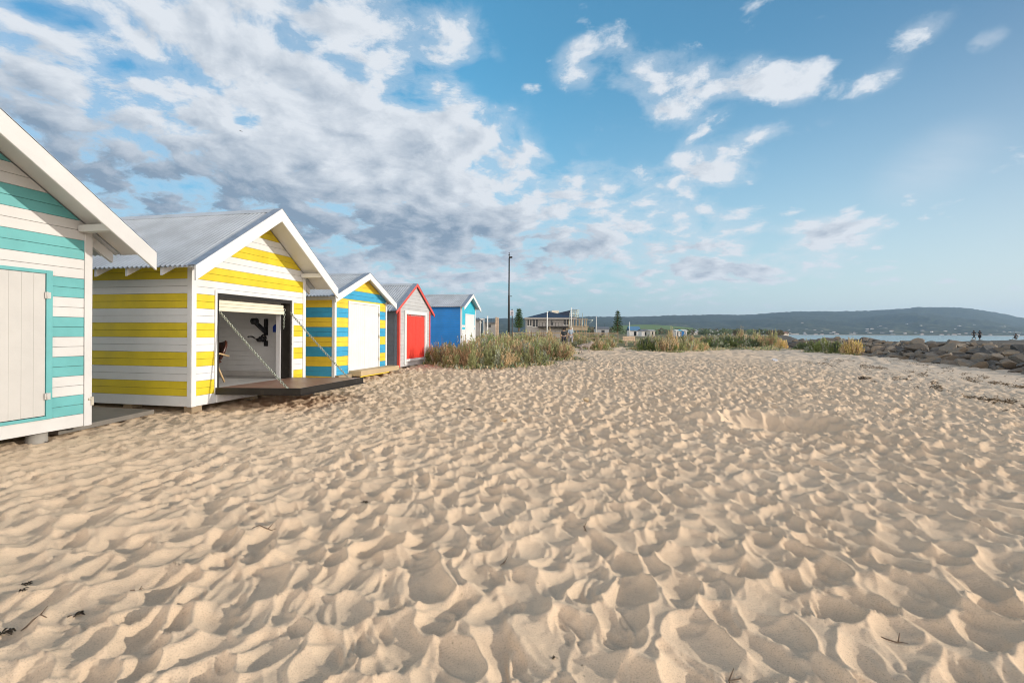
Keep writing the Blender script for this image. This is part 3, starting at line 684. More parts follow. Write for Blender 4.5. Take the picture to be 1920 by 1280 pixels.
for a, lb in (((842, 670, 90, 622, 'tan'), 'tan bush of the second row, touching the right side of the red door'), ((900, 672, 96, 625, 'mixd'), 'grey-green second-row bush before the white doors of the blue hut'),
          ((955, 670, 96, 624, 'tan'), 'tan second-row bush straight below the tall pole'), ((1010, 668, 96, 624, 'olive'), 'olive second-row bush below the left part of the dark-roofed house'), ((1056, 662, 50, 634, 'mixd'), 'narrow grey-green bush at the feet of the walkers'),
          ((870, 660, 90, 622, 'olive'), 'olive bush rising against the side of the blue hut'), ((935, 658, 100, 622, 'mixd'), 'grey-green bush below the pair of timber posts'), ((995, 656, 90, 619, 'tan'), 'tan bush below the left corner of the dark-roofed house'),
          ((1030, 655, 46, 612, 'spire'), 'tall orange-tan spiky bush left of the walkers'), ((905, 652, 90, 621, 'tan'), 'tan back-row bush just right of the blue hut'), ((965, 650, 90, 621, 'olive'), 'olive back-row bush around the foot of the sign post'),
          ((1015, 650, 60, 620, 'tan'), 'tan back-row bush in front of the middle of the dark-roofed house')): bush(*a, lb, G1)
for a, lb in (((1098, 652, 50, 625, 'olive'), 'olive bush directly behind the dog'), ((1125, 655, 46, 628, 'mixd'), 'grey-green bush at the left edge of the sandy path'), ((1142, 650, 36, 626, 'olive'), 'olive bush by the path, left of the bench'), ((1085, 644, 60, 620, 'tan'), 'tan bush between the walkers and the dog, further back'),
          ((1120, 641, 70, 619, 'olive'), 'wide olive bush below the gap right of the scaffolding'), ((1142, 638, 40, 622, 'mixd'), 'grey-green bush below the conical pine')): bush(*a, lb, G2)
bush(1192, 653, 26, 646, 'tan', 'low rusty tuft growing under the wooden bench', None)
bush(1160, 641, 20, 631, 'green', 'small green bush just left of the wooden bench', G2)
bush(1222, 656, 50, 624, 'dark', 'dark green bush immediately right of the wooden bench', G2)
bush(1254, 657, 64, 622, 'mixd', 'dark mottled bush right of the bench with dry spikes behind it', G2)
bush(1290, 655, 56, 626, 'olive', 'olive bush left of the long tan clump', G2)
bush(1316, 653, 44, 630, 'tan', 'low tan tuft at the sand edge between two dark bushes', G2)
bush(1262, 650, 40, 609, 'spire', 'tall tan spiky plant rising above the dark bushes', None)
for a, lb in (((1232, 648, 60, 622, 'olive'), 'olive bush behind the dark one right of the bench'), ((1345, 649, 60, 625, 'dark'), 'dark green bush at the left start of the long belt'), ((1372, 648, 60, 622, 'dark'), 'dark green bush second from the left in the long belt'),
          ((1404, 648, 60, 622, 'dark'), 'dark green bush below the tall rusty bush'), ((1335, 643, 70, 621, 'mixd'), 'mottled bush behind the left start of the long belt'), ((1368, 643, 60, 617, 'olive'), 'olive bush standing above the dark ones in the long belt'),
          ((1300, 645, 60, 620, 'mixd'), 'mottled bush behind the low tan tuft'), ((1430, 646, 44, 624, 'mixd'), 'mottled bush between the two rusty ones of the long belt')): bush(*a, lb, G2)
bush(1396, 645, 34, 607, 'spire', 'tall rusty tan bush above the dark belt', None)
bush(1425, 647, 54, 614, 'tan', 'rusty tan bush second from the right end of the belt', G2)
bush(1456, 648, 44, 613, 'tan', 'orange tan bush near the right end of the long belt', G2)
bush(1470, 649, 26, 627, 'yellow', 'small yellow-green bush at the right end of the long belt', None)
bush(1528, 651, 54, 629, 'dark', 'dark green bush at the left end of the breakwater', None)
bush(1558, 655, 60, 625, 'green', 'green bush before the left end of the breakwater rocks', None)
bush(1584, 657, 44, 628, 'dark', 'deep green bush touching the yellow round one', None)
bush(1608, 659, 44, 622, 'yellow', 'round yellow bush at the left end of the rocks', None)
bush(1632, 655, 28, 634, 'olive', 'small olive bush right of the round yellow one', None)
BUSHES = [o for o in bpy.data.objects if o.name.startswith('coastal_bush')]
# low scrub covering the back of the beach
r = np.random.default_rng(5); N_ = 90000
cy = 30+60*r.random(N_)**1.3; cx = -14+r.random(N_)*(14+cy*.62)
den = fbm(cx*.45, cy*.45, 3, 91); keep = (den > .47) & (coast_d(cx, cy) < -3.5) & (np.abs(cx-(6.9+.02*(cy-38))) > 1.3) & (cy > 33+.12*cx+2*fbm(cx*.4, cy*.1, 2, 92))
keep &= ~((cy < 37) & (cx > 12)); keep &= ~((np.abs(cx/cy-.247) < .028) & (cy < 62))
cx, cy, den = cx[keep], cy[keep], den[keep]
for o in BUSHES:                                   # litter and seedlings round the feet of the bushes
    k = int(260*o.scale[0]**2)+60; a = r.random(k)*6.283; q = np.abs(r.normal(size=k))*.22+.78
    cx = np.append(cx, o.location[0]+np.cos(a)*q*o.scale[0]*1.05); cy = np.append(cy, o.location[1]+np.sin(a)*q*o.scale[1]*1.1); den = np.append(den, .45+.05*r.random(k))
n = len(cx)
cz = gz(cx, cy)+r.random(n)*np.clip((den-.45)*2.4, .05, .42)
dv = r.normal(size=(n, 3))*.5; dv[:, 2] += 1
vs, qs = leaf_quads(np.stack([cx, cy, cz], -1), dv, r.uniform(.12, .26, n), r.uniform(.04, .08, n), r)
pal = np.array([OLIVE, GREY, TAN, DGREEN, GREEN]); pc = pal[r.choice(5, n, p=[.3, .2, .25, .15, .1])]*r.uniform(.7, 1.2, (n, 1))
o = np_mesh('low_scrub', vs, qs, M['leaf'], cols=np.repeat(pc, 4, 0)); tag(o, 'low olive and tan scrub covering the ground behind the beach', 'ground cover', kind='stuff')

# ================================================================ breakwater boulders
m, t = newmat('boulder'); g = t.n('ShaderNodeTexCoord').outputs['Object']; oi = t.n('ShaderNodeObjectInfo').outputs['Random']
gg = t.vm('ADD', g, t.comb(t.m('MULTIPLY', oi, 37.), oi, 0.)).outputs[0]
n1 = t.noise(gg, 2.5, 6., .65); n2 = t.noise(gg, 14., 5., .7)
bcol = t.mix(oi, (.10, .097, .093, 1), (.29, .23, .165, 1)); c = t.mix(t.mr(n1, .45, .75), bcol, (.19, .187, .183, 1)); c = t.mix(t.m('MULTIPLY', t.mr(n2, .5, .72), .6), c, (.06, .055, .05, 1))
c = t.mix(t.m('MULTIPLY', t.mr(n1, .58, .7), .5), c, (.30, .26, .19, 1))
finish(t, c, .85, 0, t.m('ADD', n1, t.m('MULTIPLY', n2, .4)), .7, .05, .25); M['rock'] = m
def rock_mesh(seed):
    r = random.Random(seed); bm = bmesh.new(); bmesh.ops.create_icosphere(bm, subdivisions=3, radius=1)
    pl = []
    for k in range(9):
        nrm = Vector((r.gauss(0, 1), r.gauss(0, 1), r.gauss(0, 1))).normalized(); pl.append((nrm, r.uniform(.42, .78)))
    for v_ in bm.verts:
        for nrm, d in pl:
            e = v_.co.dot(nrm)-d*.92
            if e > 0: v_.co -= nrm*e
        v_.co += Vector((r.gauss(0, 1), r.gauss(0, 1), r.gauss(0, 1)))*.004
    me = bpy.data.meshes.new('boulder'); bm.to_mesh(me); bm.free(); me.materials.append(M['rock']); return me
RK = [rock_mesh(k) for k in range(9)]
GR = 'boulders piled along the breakwater'
rr = random.Random(3); cnt = 0
a0 = Vector((16.55, 12.9, 0)); ad = Vector((10.3, 31., 0)).normalized()
def boulder(p, sx_, sy_, sz_, label=None):
    o = bpy.data.objects.new('boulder', RK[rr.randrange(9)]); C.objects.link(o); o.location = p
    o.rotation_euler = (rr.uniform(-.22, .22), rr.uniform(-.22, .22), rr.uniform(0, 6.28)); o.scale = (sx_, sy_, sz_)
    tag(o, label or 'weathered grey-brown boulder among the pile of the breakwater', 'boulder', GR); return o
core = MB()
def rlabel(q, row, sz):
    px = 960+F*q.x/q.y
    col = 'outside right' if px > 1935 else ('at the right edge of view' if px > 1870 else ('below the two walkers' if px > 1790 else ('midway along the breakwater' if px > 1715 else ('right of the round yellow bush' if px > 1650 else 'behind the green bushes'))))
    if px > 1935: col = 'past the right edge of view'
    size = 'large' if sz > .5 else ('medium' if sz > .36 else 'small')
    return size+' boulder '+('resting on the sand' if row == 0 else ('low in the pile' if row < 3 else ('high in the pile' if row < 5 else 'on the crest')))+' '+col
for row in range(6):
    s = rr.uniform(0, .4)
    while s < 38:
        k = 1+.2*max(0, 1-s/14)
        sz = rr.choice((.28, .36, .46, .60))*rr.uniform(.85, 1.15)
        if row == 5: sz *= 1.1
        q = a0+ad*s+BN*(row*.58+rr.uniform(-.22, .22)); h = .04+row*.140-.04*(row == 5)+rr.uniform(-.06, .06)
        if not (s > 30 and row < 1 and rr.random() < .5):
            boulder((q.x, q.y, g1(q.x, q.y)*(row < 3)+h), sz, sz*rr.uniform(.55, .85), sz*rr.uniform(.34, .60), rlabel(q, row, sz)); cnt += 1
        s += sz*rr.uniform(1.3, 1.75)*(1.12 if row < 5 else 1)
print('boulders', cnt)
for (px, py, w_) in ((1500, 640, 1.1), (1512, 637, .8), (1492, 634, .7), (1525, 633, .8), (1505, 631, .7), (1485, 640, .6)):
    p = at(px, py, .25); boulder((p.x, p.y, .2), w_, w_*.7, w_*.45, 'dark boulder at the left tip of the breakwater beside green bushes')
# rubble bed under the boulders so no gap shows sea
cr = []
for s in np.linspace(-3, 47, 40):
    b = a0+ad*s; prof = [(-.3, -.25), (.6, .0), (1.5, .28), (2.6, .50), (3.6, .58), (5.0, .45), (7.5, -.9), (9.5, -2.2)]
    for d, h in prof: q = b+BN*(d+rr.uniform(-.1, .1)); cr.append((q.x, q.y, h+rr.uniform(-.06, .06)))
k = 8; fs = [(i*k+j, i*k+j+1, (i+1)*k+j+1, (i+1)*k+j) for i in range(39) for j in range(k-1)]
mb = MB(); mb.add(cr, fs, 0); M['rubble'] = flat('dark_rubble', (.03, .027, .024), .95); o = mb.build('rubble_bank', M['rubble'], None); tag(o, kind='structure')
# far arm of the breakwater: rough rock tops
for k in range(34):
    u = (k+rr.random()*.6)/34*.62; x, y = 52+(150-52)*u, 52.8+(124-52.8)*u
    if cnt < 296:
        boulder((x+rr.uniform(-1.5, 1.5), y+rr.uniform(-1.5, 1.5), .50), rr.uniform(.7, 1.2), rr.uniform(.6, .9), rr.uniform(.3, .45), 'distant low boulder on the far arm of the breakwater'); cnt += 1

# ================================================================ sea
m, t = newmat('sea'); g = t.n('ShaderNodeTexCoord').outputs['Object']
wv = t.noise(t.vm('MULTIPLY', g, (.35, 1., 1.)).outputs[0], 1.3, 5., .6); wv2 = t.noise(t.vm('MULTIPLY', g, (.5, 1., 1.)).outputs[0], .12, 4., .6)
wc = t.mix(t.mr(wv2, .4, .6), (.05, .13, .16, 1), (.10, .20, .23, 1))
finish(t, wc, .16, 0, t.m('ADD', t.m('MULTIPLY', wv, .5), wv2), .6, .25, .5); M['sea'] = m
mb = MB(); mb.add([(-40, -200, SEAZ), (9000, -200, SEAZ), (9000, 9000, SEAZ), (-40, 9000, SEAZ)], [(0, 1, 2, 3)]); o = mb.build('sea', M['sea'], None, fixn=False); tag(o, kind='structure')

# ================================================================ hills and far shore
prof = [(-200, 596), (300, 597), (700, 598), (880, 597), (930, 596.5), (1000, 596), (1060, 593.5), (1100, 592), (1140, 591.5), (1200, 591), (1240, 588.5), (1290, 587), (1340, 585.5), (1400, 585.5), (1450, 581), (1480, 578.5), (1520, 577.5),
        (1570, 577), (1620, 575.5), (1660, 573), (1700, 570), (1725, 567.5), (1770, 567.2), (1810, 568), (1850, 573), (1880, 578), (1920, 586), (1980, 598), (2060, 610), (2200, 618), (2600, 622)]
pxs = np.array([p[0] for p in prof], float); pys = np.array([p[1] for p in prof], float)
T_ = np.linspace(-200, 2500, 620); nrow = 46; V_ = []
ridge = np.interp(T_, pxs, pys); hzp = 624+(960-T_)*math.tan(ROLL)
sh0 = 2450.; YR = 5200.
for i in range(nrow):
    u = i/(nrow-1); Yr = sh0+(YR-sh0)*u*1.25
    tX = (T_-960)/F
    Xr = tX*Yr
    hr = (hzp-ridge)/F*YR
    s_ = np.clip(u*1.25, 0, 1); shp = np.where(u*1.25 <= 1, s_**1.5*.92+.08*s_, 1-(u*1.25-1)*2.2)
    nz = (fbm(Xr/420, Yr/420, 5, 101, .55)-.5)*hr*.55*np.sin(math.pi*min(s_, 1))+(fbm(Xr/26, Yr/26+0*Xr, 3, 102, .6)-.5)*15*min(s_, 1)*(1+0*Xr)
    V_.append(np.stack([Xr, np.full_like(Xr, Yr), SEAZ-.5+2.2*ss(0, .03, u)+hr*shp+nz*(u > .02)], -1))
V_ = np.stack(V_); nT = len(T_); ii = np.arange(nrow*nT).reshape(nrow, nT)
qs = np.stack([ii[:-1, :-1], ii[:-1, 1:], ii[1:, 1:], ii[1:, :-1]], -1).reshape(-1, 4)
m, t = newmat('wooded_hill'); g = t.n('ShaderNodeTexCoord').outputs['Object']
n1 = t.noise(g, .012, 6., .65); n2 = t.noise(g, .05, 5., .7); zz = t.n('ShaderNodeSeparateXYZ', {0: g}).outputs[2]
c = t.mix(t.mr(n2, .38, .62), (.018, .03, .016, 1), (.06, .075, .035, 1)); c = t.mix(t.m('MULTIPLY', t.mr(n1, .52, .64), t.mr(zz, 110., 20.)), c, (.17, .17, .095, 1))
c = t.mix(t.mr(zz, 1.2, .2), c, (.48, .42, .32, 1))
finish(t, c, .95, 0, spec=.1); M['hill'] = m
hill = np_mesh('hills', V_.reshape(-1, 3), qs, M['hill'], smooth=True); tag(hill, kind='structure')
def hill_z(px, Yr):
    i = np.searchsorted(T_, px); u = (Yr-sh0)/((YR-sh0)*1.25)*(nrow-1); j = int(min(max(u, 0), nrow-2)); f_ = u-j
    return float(V_[j, i, 2]*(1-f_)+V_[j+1, i, 2]*f_)
# pale green meadow on a rise in front of the hills
mb = MB(); gp = []
for k in range(25):
    u = k/24; px = 1150+150*u; topy = 610.5-4.6*math.sin(math.pi*min(1, .1+u*.95))
    for dz, Yv in ((0, 1500), (1, 1750)):
        z = 1.25-(topy-hz(px))/F*1750 if dz else -.5
        gp.append(((px-960)/F*Yv, Yv, z))
mb.add(gp, [(2*i, 2*i+2, 2*i+3, 2*i+1) for i in range(24)], 0, True)
mb.add([(x, y+5, z) for x, y, z in gp[1::2]]+[(x, y+400, -5) for x, y, z in gp[1::2]], [(i, i+1, i+26, i+25) for i in range(24)], 0, True)
o = mb.build('field', flat('meadow_grass', (.13, .20, .055), .9), None); tag(o, kind='structure')
# woodland strip beyond the dunes: many small crowns reading as one mass
r = np.random.default_rng(77); cs_ = []; cl = []
for k in range(230):
    px = r.uniform(1090, 1475); Yv = r.uniform(380, 1400); topy = 616.5-r.random()*4.5 if px > 1230 else 617-r.random()*6
    if 1170 < px < 1235: topy += 3
    z0 = .2; zt = max(1.25-(topy-hz(px))/F*Yv, 3); R = zt*r.uniform(.5, .9); n = 90
    d = r.normal(size=(n, 3)); d /= np.linalg.norm(d, axis=1, keepdims=True); rad = r.uniform(.55, 1, (n, 1))
    c0 = np.array([(px-960)/F*Yv, Yv, z0+zt*.5]); cs_.append((c0+d*rad*np.array([R, R, zt*.52]), np.full(n, zt*.22), np.repeat((np.array(DGREEN if r.random() < .6 else (.16, .14, .08))*r.uniform(.6, 1.1))[None], n, 0)))
cen = np.vstack([c[0] for c in cs_]); LL = np.concatenate([c[1] for c in cs_]); CC = np.vstack([c[2] for c in cs_])*r.uniform(.7, 1.3, (len(LL), 1))
vs, qs = leaf_quads(cen, r.normal(size=(len(cen), 3)), LL*1.5, LL, r)
o = np_mesh('woodland', vs, qs, M['leaf'], cols=np.repeat(CC, 4, 0)); tag(o, 'dark strip of far-off trees between the scrub and the hills', 'woodland', kind='stuff')
# far houses
HM = [flat('house_cream', (.62, .57, .48)), flat('house_white', (.75, .73, .70)), flat('house_brick', (.38, .25, .18)), flat('house_grey', (.40, .41, .42))]
RM = [flat('roof_grey', (.16, .17, .19)), flat('roof_terracotta', (.30, .15, .10)), flat('roof_pale', (.50, .50, .50))]
def far_house(px, Yv, zb, w_, d_, h_, k, label, group, rz=0):
    root = empty('far_house', ((px-960)/F*Yv, Yv, zb), rz, label=label, cat='house', group=group)
    mb = MB(); mb.box((-w_/2, -d_/2, -1), (w_/2, d_/2, h_)); mb.build('wall', HM[k % 4], root)
    mb = MB(); o_ = .5; mb.add([(-w_/2-o_, -d_/2-o_, h_), (w_/2+o_, -d_/2-o_, h_), (w_/2+o_, d_/2+o_, h_), (-w_/2-o_, d_/2+o_, h_), (-w_*.22, 0, h_+2), (w_*.22, 0, h_+2)], [(0, 1, 5, 4), (1, 2, 5), (2, 3, 4, 5), (3, 0, 4), (3, 2, 1, 0)]); mb.build('roof', RM[(k*7) % 3], root)
    mb = MB()
    for i in (-.3, .05, .3): mb.box((w_*i-.6, -d_/2-.04, h_*.35), (w_*i+.6, -d_/2+.02, h_*.75))
    mb.build('window', M['black'], root); return root
rr = random.Random(9); HG = 'small houses along the far shore'
for k in range(44):
    px = 1288+k*4.25+rr.uniform(-1.5, 1.5); Yv = rr.uniform(560, 820); ty = rr.uniform(614.5, 617.5)
    zt = 1.25-(ty-hz(px))/F*Yv
    far_house(px, Yv, .3, rr.uniform(5, 10), 8, max(zt-2.2, 2.4), (kk := rr.randrange(99)), 'tiny '+('cream', 'white', 'brick', 'grey')[kk % 4]+' house in the far row, '+('above the dark bushes right of the bench' if px < 1350 else ('above the middle of the long belt' if px < 1410 else 'above the right end of the long belt')), HG, rr.uniform(-.4, .4))
for k in range(70):
    px = 1475+rr.random()*445; Yv = sh0+60+rr.random()**2*1200
    far_house(px, Yv, hill_z(px, Yv)-1, rr.uniform(9, 22), 10, rr.uniform(3, 6), rr.choice((0, 1, 1, 3)), ('tiny building at the far waterline' if Yv < 2650 else 'tiny building on the hill slope')+' '+('above the green bushes' if px < 1640 else ('above the middle of the rocks' if px < 1790 else 'near the walkers and right edge')), 'buildings on the shore across the water', rr.uniform(-.5, .5))
# ================================================================ poles, sign, posts
def pz(px, py, Y_): return CAMZ-(py-hz(px))/F*Y_
def pole_at(px, ytop, Y_, rad, mat, name, label, cat, group=None, taper=.8, ybot=None):
    x = (px-960)/F*Y_; zb = g1(x, Y_)-.1; zt = pz(px, ytop, Y_)
    mb = MB(); mb.tube([(0, 0, 0), (0, 0, zt-zb)], [rad, rad*taper], 10); o = mb.build(name, M[mat], None); o.location = (x, Y_, zb); return tag(o, label, cat, group)
M['pole'] = flat('dark_green_pole', (.035, .04, .045), .5); M['pwhite'] = flat('white_pole', (.75, .74, .70), .5)
M['signface'] = flat('sign_white', (.66, .64, .68), .5); M['signink'] = flat('sign_ink', (.04, .04, .09), .6); M['ptan'] = flat('pale_timber', (.58, .43, .30), .7)
Yp = 60.; zb = g1((954-960)/F*Yp, Yp)-.1; lp = empty('light_pole', ((954-960)/F*Yp, Yp, zb), label='tall thin dark pole standing alone against the sky behind the bushes', cat='pole')
h = lambda py: pz(954, py, Yp)-zb
mb = MB(); mb.tube([(0, 0, 0), (0, 0, h(556)), (0, 0, h(552)), (0, 0, h(484))], [.145, .135, .10, .085], 12); mb.build('shaft', M['pole'], lp)
mb = MB(); mb.tube([(0, 0, h(484)), (0, 0, h(474))], [.05, .04], 8); mb.tube([(0, 0, h(479)), (0, 0, h(477.5))], [.10, .10], 10); mb.tube([(0, 0, h(475)), (0, 0, h(474))], .08, 10); mb.build('mast_head', M['pole'], lp)
mb = MB(); mb.box((-.05, -.18, h(484)), (.30, .1, h(481.5))); mb.tube([(.28, 0, h(483.5)), (.28, 0, h(481))], .13, 12); mb.build('lamp_bracket', M['black'], lp)
mb = MB(); mb.box((.1, -.06, h(556)), (.38, .06, h(554.8))); mb.build('camera_arm', M['pole'], lp)
Ys = 30.; zb = g1(0, Ys)-.1; sg = empty('warning_sign', ((960.2-960)/F*Ys, Ys, zb), label='small square white sign with dark curved symbol on a slim post', cat='sign')
h = lambda py: pz(960, py, Ys)-zb
mb = MB(); mb.tube([(0, 0, 0), (0, 0, h(579.5))], .03, 8); mb.build('post', M['steel'], sg)
mb = MB(); mb.box((-.135, -.045, h(592)), (.085, -.032, h(581.5))); fc = mb.build('sign_panel', M['signface'], sg, bevel=.004)
cz0 = h(586.4)
mb = MB()
for R0, R1, t0, t1 in ((.055, .075, -2.4, 2.2), (.018, .034, 0, 6.2)):
    ts = np.linspace(t0, t1, 20)
    for i in range(19): mb.prism([(-.025+R0*math.cos(ts[i]), cz0+R0*math.sin(ts[i])), (-.025+R1*math.cos(ts[i]), cz0+R1*math.sin(ts[i])), (-.025+R1*math.cos(ts[i+1]), cz0+R1*math.sin(ts[i+1])), (-.025+R0*math.cos(ts[i+1]), cz0+R0*math.sin(ts[i+1]))], -.049, -.046)
mb.box((-.12, -.049, h(591.3)), (.07, -.046, h(590.5))); mb.build('symbol', M['signink'], fc)
mb = MB(); mb.prism([(-.06, h(581.3)), (.02, h(581.3)), (.01, h(580)), (-.02, h(579)), (-.05, h(580))], -.045, -.03); mb.build('sign_cap', M['signink'], sg)
for k, (px, yt, Y_, rd, nm) in enumerate(((1026, 583, 84, .11, 'slim white pole in front of the left part of the dark-roofed house'), (1118, 592, 110, .12, 'slim white pole in the gap right of the scaffolded house'), (914, 592.5, 45, .07, 'thin white post right behind the blue hut'),
        (1180, 601, 160, .12, 'thin white pole beside the blue-roofed shed'))):
    pole_at(px, yt, Y_, rd, 'pwhite', 'white_pole', nm, 'pole', 'white poles behind the bushes')
wp = empty('white_mast', ((1071-960)/F*80, 80, g1(9.9, 80)-.1), label='thick white mast standing before the right end of the dark-roofed house', cat='mast')
h = lambda py: pz(1071, py, 80)-(g1(9.9, 80)-.1)
mb = MB(); mb.tube([(0, 0, 0), (0, 0, h(612))], .24, 12); mb.build('base_tube', M['pwhite'], wp); mb = MB(); mb.tube([(0, 0, h(612)), (0, 0, h(575))], [.13, .06], 10); mb.build('shaft', M['pwhite'], wp)
for px, yt in ((930.2, 594.5), (933.6, 595)):
    x = (px-960)/F*34; zb = g1(x, 34)-.1; mb = MB(); mb.box((-.05, -.05, 0), (.05, .05, pz(px, yt, 34)-zb)); o = mb.build('timber_post', M['ptan'], None, bevel=.01); o.location = (x, 34, zb)
    tag(o, ('left' if px < 932 else 'right')+' one of two pale square timber posts left of the tall pole', 'post', 'pair of timber posts')
for k, px in enumerate((893, 897, 903, 921, 926, 1042, 1085, 1104, 1134)):
    pole_at(px, (600, 596, 601, 597, 595, 590, 587, 590, 605)[k], 260, .09, 'pole', 'mast', 'hair-thin distant mast above the roofs left of centre' if px < 1000 else 'hair-thin distant mast near the scaffolded house', 'mast', 'thin distant masts')
# ================================================================ pines
def pine(px, ytop, ybot, wpx, Y_, label):
    zt = pz(px, ytop, Y_); zb = pz(px, ybot, Y_); R = wpx/2/F*Y_; H = zt-zb; x = (px-960)/F*Y_
    root = empty('norfolk_pine', (x, Y_, zb-.8), label=label, cat='pine tree', group='young conical pines beyond the bushes')
    mb = MB(); mb.tube([(0, 0, 0), (0, 0, H+.8)], [.16, .02], 8); mb.build('trunk', M['twig'], root)
    r = np.random.default_rng(int(px)); cen = []; dr = []; nt = 11
    for k in range(nt):
        z = .8+H*(.02+.95*k/nt); Rk = R*(1-.80*(k/nt)**1.1)*r.uniform(.88, 1.1)
        for b in range(10):
            a = b/10*6.283+k*.6+r.uniform(-.2, .2); Lb = Rk*r.uniform(.75, 1.12)
            for j in range(26):
                u = r.uniform(.1, 1); cen.append((Lb*u*math.cos(a)+r.normal()*.08, Lb*u*math.sin(a)+r.normal()*.08, z+Lb*(.32*u*u)-.05*u+r.normal()*.05)); dr.append((math.cos(a)*.8+r.normal()*.4, math.sin(a)*.8+r.normal()*.4, .5))
    cen = np.array(cen); n = len(cen); vs, qs = leaf_quads(cen, np.array(dr), r.uniform(.22, .42, n), r.uniform(.06, .12, n), r)
    o = np_mesh('crown', vs, qs, M['leaf'], cols=np.repeat(np.array((.07, .12, .04))[None]*r.uniform(.6, 1.6, (n, 1)), 4, 0)); o.parent = root
pine(973, 576, 614, 22, 95, 'small tiered pine between the tall pole and the dark-roofed house')
pine(1158, 577.5, 618, 23, 110, 'dark conical pine standing alone right of the scaffolded house')
# ================================================================ house under construction
Yh = 110.; S = Yh/F
hs = empty('scaffolded_house', ((1035-960)*S, Yh, .2), label='low house with dark blue hipped roof and scaffolding at its right end', cat='house')
X_ = lambda px: (px-1035)*S
Zh = lambda py, px=1035, Y_=Yh: pz(px, py, Y_)-.2
M['roofblue'] = flat('dark_blue_roof', (.018, .035, .07), .6); M['wallh'] = flat('house_wall', (.38, .36, .335)); M['glassd'] = flat('dark_window', (.02, .025, .03), .2); M['timber'] = flat('raw_timber', (.42, .33, .22), .7)
zE = Zh(595.5); zR = Zh(583); D_ = 13
mb = MB(); mb.box((X_(987), 0, 0), (X_(1074), D_, zE)); mb.build('wall', M['wallh'], hs)
mb = MB(); mb.add([(X_(983), -1, zE), (X_(1080), -1, zE+.05), (X_(1080), D_+1, zE+.05), (X_(983), D_+1, zE), (X_(1027), 5, zR), (X_(1040), 5, zR)], [(0, 1, 5, 4), (1, 2, 5), (2, 3, 4, 5), (3, 0, 4), (3, 2, 1, 0)])
rf = mb.build('roof', M['roofblue'], hs)
mb = MB(); mb.box((X_(983), -1.08, zE-.28), (X_(1080), -1.0, zE+.06)); mb.build('gutter', M['wallh'], rf)
mb = MB(); mb.prism([(X_(1050), Zh(586)), (X_(1071), Zh(592)), (X_(1073), Zh(579)), (X_(1050), Zh(584.3))], 4, 9); mb.build('upper_roof', M['roofblue'], rf)
bx('cooling_unit', 'shutter', rf, (X_(1038), 5.5, Zh(585)), (X_(1052), 7, Zh(579))); bx('chimney', 'glassd', rf, (X_(1032), 5.5, Zh(584)), (X_(1036), 6.5, Zh(580)))
for a, b, c, d in ((989, 996, 599, 610), (999, 1008, 598, 612), (1033, 1037, 600, 609), (1057, 1066, 598, 608)):
    mb = MB(); mb.box((X_(a), -.06, Zh(d)), (X_(b), .02, Zh(c))); w_ = mb.build('window', M['glassd'], hs); mb = MB(); mb.box((X_((a+b)/2)-.05, -.10, Zh(d)), (X_((a+b)/2)+.05, -.061, Zh(c))); mb.box((X_(a)-.1, -.12, Zh(d)-.1), (X_(b)+.1, -.061, Zh(d))); mb.build('frame', M['pwhite'], w_)
mb = MB()
for px in np.arange(1010, 1060, 6.): mb.box((X_(px)-.04, -1.9, Zh(613)), (X_(px)+.04, -1.82, Zh(604)))
mb.box((X_(1008), -1.9, Zh(604.3)), (X_(1056), -1.8, Zh(603.5))); mb.box((X_(1008), -1.95, Zh(613.5)), (X_(1064), -.2, Zh(611))); mb.build('balcony', M['steel'], hs)
mb = MB()
for px in (1066, 1070.5, 1075, 1080, 1085, 1090, 1095, 1099): mb.box((X_(px)-.08, -.6, 0), (X_(px)+.08, -.44, Zh(597.5)))
for px in (1068, 1076, 1084, 1092): mb.box((X_(px)-.08, 4., 0), (X_(px)+.08, 4.16, Zh(597.5)))
mb.box((X_(1064), -.65, Zh(598.3)), (X_(1101), -.4, Zh(596.8))); mb.box((X_(1064), -.8, Zh(611.5)), (X_(1103), 4.5, Zh(610))); mb.box((X_(1060), -1.2, Zh(618)), (X_(1100), -.9, Zh(612)))
mb.build('timber_frame', M['timber'], hs)
mb = MB(); tb = lambda p, q, r_=.055: mb.tube([p, q], r_, 6)
for px in (1073, 1077, 1082, 1086):
    for y in (2, 4.5): tb((X_(px), y, Zh(597)), (X_(px), y, Zh(577.5)))
for py in (579.5, 583.5, 588, 592):
    tb((X_(1072), 2, Zh(py)), (X_(1088), 2, Zh(py))); tb((X_(1072), 4.5, Zh(py)), (X_(1088), 4.5, Zh(py)))
tb((X_(1100), -1, Zh(599)), (X_(1110), -1, Zh(599))); tb((X_(1110), -1, Zh(599)), (X_(1101), -1, Zh(608))); tb((X_(1097), -1, 0), (X_(1097), -1, Zh(592)))
for px in (1066, 1090): tb((X_(px), -1.4, 0), (X_(px), -1.4, Zh(586)))
mb.build('scaffold', M['galv'], hs)
# low house behind the blue hut
hb = empty('unfinished_house', ((908-960)/F*130, 130, .3), label='grey unfinished house with open white frame just right of the blue hut', cat='house')
S2 = 130/F; X2 = lambda px: (px-908)*S2; Z2 = lambda py: pz(908, py, 130)-.3
mb = MB(); mb.box((X2(880), 0, 0), (X2(899), 9, Z2(601))); mb.box((X2(907), 1, 0), (X2(928), 9, Z2(606))); mb.build('wall', M['wallh'], hb)
mb = MB(); mb.box((X2(878), -1, Z2(601)), (X2(902), 10, Z2(599))); mb.box((X2(905), 0, Z2(606)), (X2(930), 10, Z2(604))); mb.build('roof', RM[0], hb)
mb = MB()
for px in (901, 907.5): mb.box((X2(px)-.12, -.6, 0), (X2(px)+.12, -.4, Z2(599)))
mb.box((X2(900), -.6, Z2(600)), (X2(908.5), -.4, Z2(597.5))); mb.build('portal_frame', M['pwhite'], hb)
